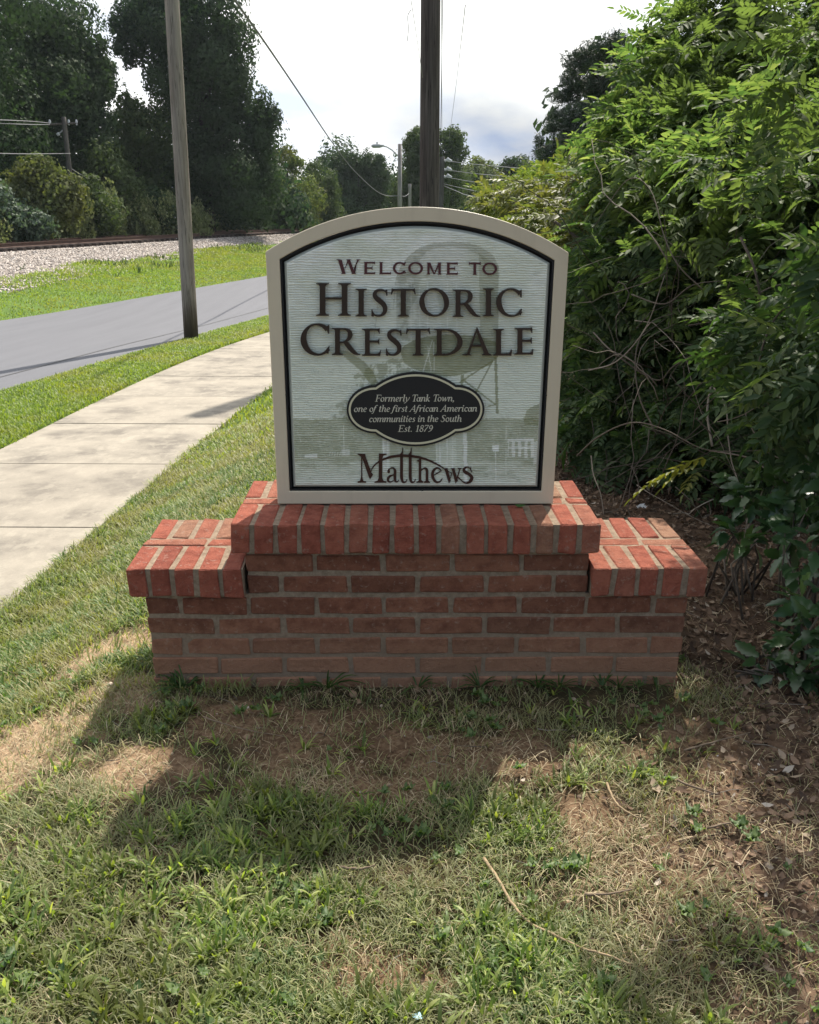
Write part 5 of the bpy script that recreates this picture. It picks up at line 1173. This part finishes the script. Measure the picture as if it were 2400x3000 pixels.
# low toothed-leaf bushes at the right edge
def toothed_leaf(l=.085, w=.042):
    V, F = [], []; pr = [(0, .02), (.12, .5), (.2, .42), (.32, .95), (.4, .75), (.52, 1.0), (.62, .7), (.74, .8), (.82, .45), (.9, .4), (1, .01)]
    for t, h in pr: z = -.25 * l * t * t; V += [(l * t, -h * w / 2, z + .14 * h * w), (l * t, 0, z), (l * t, h * w / 2, z + .14 * h * w)]
    for i in range(len(pr) - 1): F += [(3 * i, 3 * i + 3, 3 * i + 4, 3 * i + 1), (3 * i + 1, 3 * i + 4, 3 * i + 5, 3 * i + 2)]
    return V, F
TL = toothed_leaf(); L_tooth = leafmat('glossy_toothed_leaf', [(0, (.022, .055, .022)), (.6, (.040, .085, .032)), (1, (.07, .125, .04))], (1.4, 1.7, .6), .28, .30, None, .55)
def low_bush(lobes, dens, nh, label, loc):
    t = empty('low_bush', loc); tag(t, label, 'bush')
    P, D, U = [], [], []
    for c, r in lobes:
        n = int(dens * (r[0] * r[2] * 4 + r[1] * r[0] * 3)); d = unit(n)
        P.append(c + d * r * rng.uniform(.35, 1.05, (n, 1))); D.append(d * np.array([1, 1, .4]) + np.array([-.2, -.2, 0]) + .6 * rng.normal(size=(n, 3))); U.append(np.array([0, -.2, 1.0]) + .5 * rng.normal(size=(n, 3)))
    P, D, U = map(np.concatenate, (P, D, U)); ok = (P[:, 2] > .02) & ~((P[:, 0] < .95) & (P[:, 1] > 2.2)); P, D, U = P[ok], D[ok], U[ok]
    o_ = np.argsort(P[:, 1]); hid = o_[:nh]; rest = o_[nh:]
    L = np.array(t.location); S = rng.uniform(.6, 1.15, len(P))
    s_ = link('foliage', scatter('foliage', TL[0], TL[1], P[rest] - L, frames(D[rest], U[rest]), S[rest], True), L_tooth, t); s_['kind'] = 'stuff'
    me = mesh('leaf', *TL, True); me.materials.append(L_tooth); R = frames(D[hid], U[hid])
    for p, r_, s in zip(P[hid], R, S[hid]):
        o = link('leaf', me, None, t); o.matrix_local = Matrix.Translation(Vector(p - L)) @ Matrix([list(map(float, q)) for q in r_]).to_4x4() @ Matrix.Scale(float(s), 4)
    mb = MB()
    for c, r in lobes:
        for k in range(10):
            e_ = Vector(c + unit(1)[0] * r * .8); b_ = Vector((c[0] + random.gauss(0, .05), c[1] + random.gauss(0, .05), 0)); mb.add(tube([b_, (b_ + e_) / 2 + Vector((random.gauss(0, .03), 0, .02)), e_], [.005, .004, .002], 5))
    mb.V = [tuple(Vector(v) - t.location) for v in mb.V]; s_ = mb.build('stems', M_vine, t, True); s_['kind'] = 'stuff'
low_bush(lobes_world([(1620, 1045, 95, 60, 3.05, .22), (1560, 1130, 50, 28, 3.0, .12), (1700, 1130, 75, 80, 2.75, .22), (1760, 1020, 90, 130, 2.9, .3)]), 620, 130, 'glossy dark green bush leaning over the leaf litter right of the pedestal', (1.4, 2.95, 0))
low_bush(lobes_world([(1660, 1400, 75, 60, 2.45, .16), (1720, 1300, 60, 110, 2.45, .2), (1600, 1395, 40, 30, 2.45, .1), (1790, 1400, 80, 140, 2.3, .25)]), 620, 120, 'small dark bush at the right edge below the taller glossy bush', (1.15, 2.35, 0))
ov = lobes_world([(1700, 830, 85, 85, 3.0, .25), (1780, 700, 90, 160, 2.9, .3), (1650, 720, 90, 60, 3.4, .3), (1590, 700, 60, 50, 3.7, .25)])
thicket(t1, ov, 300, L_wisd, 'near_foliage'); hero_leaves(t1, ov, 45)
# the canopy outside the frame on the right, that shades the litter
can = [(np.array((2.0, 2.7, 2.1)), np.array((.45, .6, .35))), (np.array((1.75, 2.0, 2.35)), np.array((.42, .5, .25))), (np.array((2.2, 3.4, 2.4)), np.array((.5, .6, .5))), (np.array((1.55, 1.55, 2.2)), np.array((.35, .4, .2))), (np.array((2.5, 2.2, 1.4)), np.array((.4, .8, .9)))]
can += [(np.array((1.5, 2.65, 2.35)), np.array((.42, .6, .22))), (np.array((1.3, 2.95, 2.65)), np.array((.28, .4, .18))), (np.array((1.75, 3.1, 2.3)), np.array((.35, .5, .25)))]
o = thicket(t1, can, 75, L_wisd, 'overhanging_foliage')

# ================================================================ grass, litter, twigs, stones
def blades(name, P, h, w, lean, mat, label, cat='grass', flat_=False, zoff=0.0, curl=.5):
    n = len(P); a = rng.uniform(0, 2 * math.pi, n); lx, ly = np.cos(a), np.sin(a); px, py = -ly, lx
    V = np.zeros((n, 7, 3))
    for i, (t, ww) in enumerate(((0, 1), (.45, .9), (.8, .55))):
        hz = h * (t - curl * .35 * t * t * lean); ho = h * lean * t * t ** .3
        for s, k in ((-1, 0), (1, 1)):
            V[:, 2 * i + k, 0] = P[:, 0] + lx * ho + px * w * ww * s / 2; V[:, 2 * i + k, 1] = P[:, 1] + ly * ho + py * w * ww * s / 2; V[:, 2 * i + k, 2] = P[:, 2] + np.maximum(hz, .002) + zoff
    V[:, 6, 0] = P[:, 0] + lx * h * lean; V[:, 6, 1] = P[:, 1] + ly * h * lean; V[:, 6, 2] = P[:, 2] + np.maximum(h * (1 - curl * .75 * lean), .002) + zoff
    fl = np.array([0, 1, 3, 2, 2, 3, 5, 4, 4, 5, 6]); ft = np.array([4, 4, 3])
    loops = (fl[None] + (np.arange(n) * 7)[:, None]).ravel(); T = np.tile(ft, n)
    o = link(name, fastmesh(name, V.reshape(-1, 3), loops, np.concatenate([[0], np.cumsum(T)[:-1]]), T, True), mat)
    tag(o, label, cat, kind='stuff'); return o
def sample(n, x0, x1, y0, y1, dens, power=1.0):
    u = rng.random(n) ** power; x = rng.uniform(x0, x1, n); y = y0 + (y1 - y0) * u
    d = dens(x, y); k = rng.random(n) < d; x, y = x[k], y[k]; return np.stack([x, y, H(x, y)], -1)
def inped(x, y):
    lx = x - XC; ly = y - Y0 - .0162 * lx
    return (np.abs(lx) < WL / 2 + .005) & (ly > -.004) & (ly < .42)
def verge(x, y): return (x > xsr(y) + .0 + .14 * (fbm(x * 7, y * 7, 1, 3) - .56)) & ~inped(x, y)
L_g1 = leafmat('lawn_blade', [(0, (.085, .125, .045)), (.4, (.17, .21, .08)), (.75, (.30, .32, .145)), (1, (.46, .42, .24))], (1.4, 1.5, .6), .38, .5, (2.5, (.22, .215, .11)))
L_g2 = leafmat('crabgrass_blade', [(0, (.07, .12, .036)), (.4, (.14, .21, .06)), (.75, (.27, .34, .10)), (1, (.46, .48, .20))], (1.7, 1.8, .5), .48, .45, (3, (.13, .15, .05)), .35)
L_straw = leafmat('straw', [(0, (.15, .11, .06)), (.5, (.32, .25, .145)), (1, (.56, .47, .31))], (1.1, 1.0, .8), .2, .7)
L_g3 = leafmat('verge_blade', [(0, (.12, .19, .035)), (.5, (.17, .25, .05)), (1, (.26, .31, .08))], (1.5, 1.5, .45), .42, .5, (.7, (.22, .25, .06)))
def lush(x, y):
    z = 0
    for px, py, rx, ry in ((420, 1830, .30, .20), (560, 1760, .30, .12), (250, 2000, .30, .2), (60, 1870, .17, .10), (1090, 1990, .14, .11), (1120, 1720, .13, .09), (700, 1700, .25, .09), (330, 2110, .3, .09), (640, 1890, .18, .12), (800, 2120, .16, .05), (1230, 2140, .2, .07), (1180, 1650, .07, .05), (1550, 1990, .10, .06), (200, 1700, .12, .06), (1340, 1620, .07, .04), (380, 1500, .14, .06)):
        cx, cy = gnd(px, py); z = np.maximum(z, 1 - sstep(.4, 1.2, np.sqrt(((x - cx) / rx) ** 2 + ((y - cy) / ry) ** 2) + 1.0 * (fbm(x * 9, y * 9, 3, 2) - .5)))
    return z
# fine lawn in front
def d1(x, y):
    w = (1 - .80 * bare(x, y)) * (1 - .86 * litter(x, y)) * verge(x, y) * (1 - .6 * (y > 2.2) * (np.abs(x) < .86))
    sh = sstep(1.62, 1.85, y) * sstep(2.9, 2.7, y) * sstep(-.75, -.6, x)                       # thin in front of the wall
    return w * (.18 + .82 * sstep(.36, .62, fbm(x * 6, y * 6, 6, 4))) * (1 - .55 * sh)
P = sample(190000, -1.7, 1.4, .9, 2.5, d1); n = len(P)
blades('lawn_grass', P, rng.uniform(.018, .048, n), rng.uniform(.0014, .003, n), rng.uniform(.4, 1.3, n), L_g1, 'thin patchy lawn grass in front of the brick pedestal')
P = sample(150000, -2.6, -.5, 2.3, 7.5, lambda x, y: (1 - .80 * bare(x, y)) * verge(x, y) * sstep(8, 3, y * .8) * (.5 + .5 * sstep(.3, .55, fbm(x * 3, y * 3, 2, 3)))); n = len(P)
blades('lawn_grass', P, rng.uniform(.03, .07, n), rng.uniform(.0022, .0045, n) * (1 + .12 * P[:, 1]), rng.uniform(.3, 1.1, n), leafmat('strip_blade', [(0, (.11, .16, .05)), (.45, (.18, .23, .075)), (.8, (.28, .31, .12)), (1, (.42, .37, .20))], (1.4, 1.5, .5), .4, .5, (3.2, (.26, .25, .11))), 'green grass between the sidewalk and the brick pedestal')
P = sample(40000, -1.9, 1.4, 6, 22, lambda x, y: verge(x, y) * 1.0); n = len(P)
blades('lawn_grass', P, rng.uniform(.04, .08, n), rng.uniform(.008, .016, n), rng.uniform(.3, 1.0, n), L_g3, 'grass strip beside the sidewalk farther back')
# grass between sidewalk and road
vd = lambda x, y: (x < xsl(y) - .01 + .05 * (fbm(x * 6, y * 6, 3, 2) - .5)) & (x > xn(y) + .02 + .06 * (fbm(x * 5, y * 5, 4, 2) - .5))
P = sample(330000, -5.6, -1.2, 3.5, 30, vd, 1.25); n = len(P); k = (.0026 + .00075 * P[:, 1])
blades('verge_grass', P, rng.uniform(.03, .07, n) * (1 + .012 * P[:, 1]), k * rng.uniform(.8, 1.4, n), rng.uniform(.3, 1.0, n), L_g3, 'bright mown grass strip between the sidewalk and the road')
# bank across the road
def db(x, y):
    f, g = xf(y), xg(y); t = (f - x) / np.maximum(f - g, .5); nn = fbm(x * .5, y * .35, 5, 4)
    inn = (x < f - .02) & (t < np.where(y < 33, 1.2, 1.0))
    patch = np.where(t < .72, 1, sstep(.38, .55, nn + .35 * (.95 - t)))
    return inn * patch
P = sample(260000, -16, 2, 14, 56, db, .9); n = len(P); t = (xf(P[:, 1]) - P[:, 0]) / np.maximum(xf(P[:, 1]) - xg(P[:, 1]), .5)
hh = (.05 + .10 * sstep(.55, .95, t) * rng.random(n)) * rng.uniform(.6, 1.5, n)
blades('bank_grass', P, hh, .0009 * P[:, 1] * rng.uniform(.7, 1.3, n), rng.uniform(.2, 1.0, n), L_g3, 'sunlit bright green grass bank rising from the far edge of the road')
P = sample(14000, -16, 0, 16, 52, lambda x, y: sstep(.52, .6, fbm(x * .45, y * .3, 6, 3)) * ((xf(y) - x) / np.maximum(xf(y) - xg(y), .5) > .62) * (x > xg(y) - np.where(y < 33, 2.0, .2))); n = len(P)
blades('bank_weeds', P, rng.uniform(.12, .34, n), rng.uniform(.02, .05, n), rng.uniform(.3, 1.0, n), L_mid, 'taller weeds creeping up onto the ballast stones', 'weeds')
# dead thatch and clippings
P = sample(120000, -1.9, 1.5, .9, 3.1, lambda x, y: verge(x, y) * (.10 + .62 * sstep(.50, .68, fbm(x * 4.3, y * 4.3, 1, 3)) * (1 - .7 * litter(x, y)) + .14 * bare(x, y) + .05 * litter(x, y)) * (1 - .6 * lush(x, y)) * (1 - .55 * sstep(1.85, 2.0, y) * (x > -.7))); n = len(P)
blades('dry_grass', P, rng.uniform(.012, .05, n), rng.uniform(.001, .0022, n), np.full(n, 1.25), L_straw, 'dead straw coloured thatch and clippings on the soil', 'dry grass', curl=1.06, zoff=.003)
# crabgrass tufts
def tuft(seed, nb=9, L=.07):
    r = random.Random(seed); V, F = [], []
    for i in range(nb):
        a = r.uniform(0, 6.28); l = L * r.uniform(.55, 1.2); w = r.uniform(.0018, .0045); tilt = r.uniform(.35, 1.25); o = len(V); m_ = 4
        st = Vector((math.cos(a), math.sin(a), 0)); sd = Vector((-st.y, st.x, 0)); s0 = st * r.uniform(0, .012)
        for j in range(m_ + 1):
            t = j / m_; ww = w * (.7 + .9 * t - 1.58 * t * t) ; p = s0 + st * (l * math.sin(tilt) * t) + Vector((0, 0, l * (math.cos(tilt) * t + .35 * t - .65 * t * t * math.sin(tilt) - .2 * t * t)))
            p.z = max(p.z, .002); V += [tuple(p - sd * ww), tuple(p + Vector((0, 0, -.15 * ww))), tuple(p + sd * ww)]
        for j in range(m_): b = o + 3 * j; F += [(b, b + 3, b + 4, b + 1), (b + 1, b + 4, b + 5, b + 2)]
    return V, F
TF_ = [tuft(s, nb, L) for s, nb, L in ((1, 9, .055), (2, 8, .040), (3, 12, .075))]
def tufts(P, mat, label, k, smin=.7, smax=1.3, name='crabgrass'):
    TV, TFc = TF_[k]; n = len(P); a = rng.uniform(0, 6.28, n); R = np.zeros((n, 3, 3)); R[:, 0, 0] = np.cos(a); R[:, 0, 1] = -np.sin(a); R[:, 1, 0] = np.sin(a); R[:, 1, 1] = np.cos(a); R[:, 2, 2] = 1
    o = link(name, scatter(name, TV, TFc, P, R, rng.uniform(smin, smax, n), True), mat); tag(o, label, 'grass', kind='stuff')
dl = lambda x, y: verge(x, y) * (.045 + 1.6 * lush(x, y) * sstep(.36, .58, fbm(x * 14, y * 14, 2, 3))) * (1 - .7 * (y > 2.2) * (np.abs(x) < .86)) * (1 - .90 * bare(x, y)) * (1 - .85 * litter(x, y) * (1 - lush(x, y)))
tufts(sample(7000, -1.9, 1.5, .85, 2.35, dl), L_g2, 'bright green crabgrass growing in the foreground lawn', 0)
tufts(sample(6500, -1.9, 1.5, .85, 2.35, dl), L_g2, 'small leafed crabgrass tufts in the foreground lawn', 1)
tufts(sample(700, -1.9, 1.5, .85, 2.35, dl), L_g2, 'long bladed crabgrass tufts in the foreground lawn', 2)
tufts(sample(3600, -2.3, -.75, 2.5, 5.5, lambda x, y: verge(x, y) * (1 - bare(x, y)) * sstep(.42, .6, fbm(x * 2.4, y * 2.4, 7, 2))), leafmat('strip_tuft', [(0, (.06, .12, .028)), (1, (.13, .20, .05))], (1.4, 1.5, .5), .42, .45), 'denser grass tufts beside the pedestal and along the sidewalk', 2, .8, 1.3, 'grass_tufts')
def rosette(seed):
    r_ = random.Random(seed); V, F = [], []
    for i in range(7):
        a = r_.uniform(0, 6.28); l = r_.uniform(.018, .034); LV_, LF_ = leaf_shape(l, l * .55, .5, 4); R_ = Matrix.Rotation(a, 3, 'Z') @ Matrix.Rotation(-r_.uniform(.15, .9), 3, 'Y'); o_ = len(V)
        V += [tuple(R_ @ Vector(v) + Vector((0, 0, .004 + r_.uniform(0, .012)))) for v in LV_]; F += [tuple(k + o_ for k in f) for f in LF_]
    return V, F
RS = rosette(4); P = sample(1500, -1.5, 1.2, .9, 2.6, lambda x, y: verge(x, y) * .5 * sstep(.5, .62, fbm(x * 4, y * 4, 5, 2))); n = len(P); a = rng.uniform(0, 6.28, n); R = np.zeros((n, 3, 3)); R[:, 0, 0] = np.cos(a); R[:, 0, 1] = -np.sin(a); R[:, 1, 0] = np.sin(a); R[:, 1, 1] = np.cos(a); R[:, 2, 2] = 1
P[:, 2] += .012
o = link('broadleaf_weeds', scatter('broadleaf_weeds', RS[0], RS[1], P, R, rng.uniform(.5, 1.2, n), True), leafmat('weed_leaf', [(0, (.06, .11, .04)), (1, (.16, .22, .08))], (1.5, 1.7, .6), .4, .5)); tag(o, 'small broad leafed weeds dotted through the lawn', 'weeds', kind='stuff')
# a few blades seeding against the wall
pw = []
for px in (690, 880, 1130, 1175, 1265, 1300, 1380, 375, 395, 640, 1010):
    x, y = gnd(px, 1440); pw.append((x, Y0 - .03 + .0162 * x, .0))
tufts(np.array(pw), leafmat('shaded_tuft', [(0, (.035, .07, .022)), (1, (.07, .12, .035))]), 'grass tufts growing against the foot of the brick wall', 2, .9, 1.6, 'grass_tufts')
# leaf litter
LT = leaf_shape(.045, .022, .6, 3)
def dlit(x, y): return verge(x, y) * np.clip(litter(x, y) + .012, 0, 1) * ((y < 6.5))
P = sample(30000, .25, 2.6, .85, 6.0, dlit, 1.1); n = len(P); P[:, 2] += rng.uniform(.001, .016, n); up = np.array([0, 0, 1.]) + .45 * rng.normal(size=(n, 3))
m = NT('dead_leaf'); c_ = m.ramp(m.island, [(0, (.055, .036, .026)), (.45, (.14, .09, .06)), (.85, (.23, .155, .105)), (.97, (.34, .27, .20)), (1, (.48, .43, .37))])
M_dead = m.leaf(c_, m.mix(1, c_, (1.1, 1, .7), 'MULTIPLY'), .12, .75, .2)
o = link('leaf_litter', scatter('leaf_litter', LT[0], LT[1], P, frames(np.cross(up, rng.normal(size=(n, 3))), up), rng.uniform(.25, .85, n) * (1 + .5 * (rng.random(n) > .95) * (P[:, 1] > 1.7)) * np.clip(P[:, 1] / 2, .6, 1), True), M_dead); tag(o, 'brown curled dead leaves strewn under the thicket', 'leaf litter', kind='stuff')
P = sample(1100, -1.2, .8, .9, 2.4, lambda x, y: verge(x, y) * .5); n = len(P); P[:, 2] += .008; up = np.array([0, 0, 1.]) + .5 * rng.normal(size=(n, 3))
o = link('scattered_leaf_bits', scatter('scattered_leaf_bits', LT[0], LT[1], P, frames(np.cross(up, rng.normal(size=(n, 3))), up), rng.uniform(.15, .5, n), True), M_dead); tag(o, 'small dry leaf fragments scattered through the lawn', 'leaf litter', kind='stuff')
# clods and pebbles
def rock(seed):
    r = random.Random(seed); t = (1 + 5 ** .5) / 2
    V = [(-1, t, 0), (1, t, 0), (-1, -t, 0), (1, -t, 0), (0, -1, t), (0, 1, t), (0, -1, -t), (0, 1, -t), (t, 0, -1), (t, 0, 1), (-t, 0, -1), (-t, 0, 1)]
    F = [(0, 11, 5), (0, 5, 1), (0, 1, 7), (0, 7, 10), (0, 10, 11), (1, 5, 9), (5, 11, 4), (11, 10, 2), (10, 7, 6), (7, 1, 8), (3, 9, 4), (3, 4, 2), (3, 2, 6), (3, 6, 8), (3, 8, 9), (4, 9, 5), (2, 4, 11), (6, 2, 10), (8, 6, 7), (9, 8, 1)]
    return [tuple(c / 1.9 * r.uniform(.75, 1.2) for c in v) for v in V], F
RV, RF = rock(3)
P = sample(6500, -1.9, 1.9, .85, 3.0, lambda x, y: verge(x, y) * (.06 + .5 * bare(x, y) + .5 * litter(x, y))); n = len(P)
m = NT('clod'); M_clod = m.principled(m.ramp(m.island, [(0, (.16, .10, .065)), (.7, (.34, .235, .155)), (.93, (.45, .37, .29)), (1, (.62, .58, .52))]), .95, m.bump(m.noise(300, 4, .7, m.pos), .5, .003), .15)
o = link('soil_clods', scatter('soil_clods', RV, RF, P, frames(unit(n), unit(n)), rng.uniform(.0012, .0055, (n, 1)) * rng.uniform(.6, 1.3, (n, 3)) * (1 + 1.6 * (rng.random((n, 1)) > .96))), M_clod); tag(o, 'crumbs of clay and small pebbles on the bare soil', 'soil clods', kind='stuff')
# litter twigs, many and small
mb = MB()
for i in range(420):
    if i < 300: x, y = random.uniform(.3, 1.9), random.uniform(.95, 4.2)
    else: x, y = random.uniform(-1.1, .6), random.uniform(1.0, 2.3)
    if bool(inped(x, y)) or (i < 300 and float(litter(x, y)) < .4): continue
    a = random.uniform(0, 6.28); L = random.uniform(.03, .16) * (1 if i < 300 else .6); z = float(H(x, y)) + .008; r = random.uniform(.0007, .0018); pts = []
    for j in range(4): pts.append((x, y, z + random.uniform(0, .01))); x += math.cos(a) * L / 3; y += math.sin(a) * L / 3; a += random.gauss(0, .25)
    mb.add(tube(pts, [r, r, r * .8, r * .5], 4))
o = mb.build('twig_litter', M_vine, None, True); tag(o, 'fine grey twigs lying among the dead leaves and grass', 'twigs', kind='stuff')
def stick(pts, r, label, mat):
    P = []
    for px, py in pts: x, y = gnd(px, py); P.append((x, y, float(H(x, y)) + .022 + random.uniform(0, .006)))
    S = spline(P, 5); k = len(S); V, F = tube([tuple(s + np.array([random.gauss(0, .0008), random.gauss(0, .0008), 0])) for s in S], [r * (1 - .55 * j / k) for j in range(k)], 7)
    tag(link('stick', mesh('stick', V, F, True), mat), label, 'stick', 'fallen sticks on the ground in front')
M_st = flat('dry_twig', (.30, .22, .13), .8, nscale=60, amt=.3); M_st2 = flat('grey_twig', (.17, .125, .085), .85, nscale=60, amt=.3)
stick([(1018, 1812), (1048, 1855), (1075, 1905), (1115, 1950), (1160, 1975), (1225, 2005), (1290, 2030), (1350, 2052)], .0040, 'long pale brown curving stick lying in the grass lower right of centre', M_st)
stick([(1278, 1655), (1292, 1690), (1312, 1712), (1345, 1730)], .0035, 'bent pale twig between the pedestal shadow and the leaf litter', M_st)
stick([(1425, 1650), (1450, 1662), (1490, 1675), (1512, 1680)], .0035, 'short thick twig lying on bare clay right of the bent twig', M_st2)
stick([(1230, 1893), (1280, 1890), (1335, 1880)], .003, 'short dark twig above the middle of the long stick', M_st2)
stick([(1490, 1745), (1540, 1738), (1590, 1738)], .003, 'straight grey twig pointing right across the leaf litter', M_st2)
stick([(1440, 1585), (1510, 1565), (1580, 1545)], .003, 'straight thin twig lying right of the pedestal shadow corner', M_st2)
stick([(715, 1835), (760, 1840), (790, 1837)], .0035, 'short dark twig lying across the lower edge of the pedestal shadow', M_st2)
stick([(430, 1520), (470, 1535), (530, 1545), (600, 1550)], .0022, 'thin curved twig in the shadow just left of the pedestal middle', M_st2)
RKL = [((744, 1459), .020, 'pale tan clod against the foot of the wall left of centre'), ((756, 1470), .013, 'smaller tan clod in front of the larger one by the wall'), ((878, 1443), .017, 'grey rounded stone against the wall right of centre'), ((905, 1447), .012, 'small pale stone right of the grey rounded stone'), ((925, 1450), .011, 'lone small stone right of the pair by the wall'), ((1640, 1633), .012, 'pale pebble on the litter near the right edge'), ((1575, 1625), .010, 'whitish pebble left of the pale pebble')]
for k, ((px, py), s, lab) in enumerate(RKL):
    x, y = gnd(px, py); y = min(y, Y0 - .012) if py < 1480 else y; V, F = rock(20 + k); o = link('stone', mesh('stone', [(v[0] * s, v[1] * s, v[2] * s * .7) for v in V], F, False), M_clod, None, loc=(x, y, float(H(x, y)) + s * .35), rot=(random.random(), random.random(), random.random())); tag(o, lab, 'stone', 'stones lying by the pedestal')
    o.modifiers.new('round', 'SUBSURF').levels = 2; o.modifiers['round'].render_levels = 2

def scrap(px, py, z, s, label, c, name='paper_scrap'):
    x, y = gnd(px, py, z); V, F = [], []; r = random.Random(px)
    for i in range(4):
        for j in range(4): V.append((s * (i / 3 - .5) + r.uniform(-.1, .1) * s, s * .8 * (j / 3 - .5) + r.uniform(-.1, .1) * s, r.uniform(0, .45) * s))
    for i in range(3):
        for j in range(3): k = i * 4 + j; F.append((k, k + 4, k + 5, k + 1))
    tag(link(name, mesh(name, V, F), flat(name, c, .6), None, (x, y, float(H(x, y)) + .012), (0, 0, r.random() * 6)), label, 'litter')
scrap(1352, 1058, 0, .05, 'crumpled white scrap on the soil behind the right end of the pedestal', (.6, .6, .6))
scrap(880, 2146, 0, .018, 'tiny pale blue wrapper bit in the grass at the bottom edge', (.35, .55, .65), 'wrapper_bit')

# ================================================================ air: damp summer haze over the whole place
m = bpy.data.materials.new('damp_air'); m.use_nodes = True; n_ = m.node_tree.nodes; n_.clear()
vo = n_.new('ShaderNodeVolumePrincipled'); vo.inputs['Color'].default_value = (.80, .90, 1.0, 1); vo.inputs['Density'].default_value = .00022; vo.inputs['Anisotropy'].default_value = .3
oo = n_.new('ShaderNodeOutputMaterial'); m.node_tree.links.new(vo.outputs[0], oo.inputs['Volume'])
hz = MB().box(-420, 420, -70, 920, -4.5, 22).build('haze', m); tag(hz, kind='stuff')
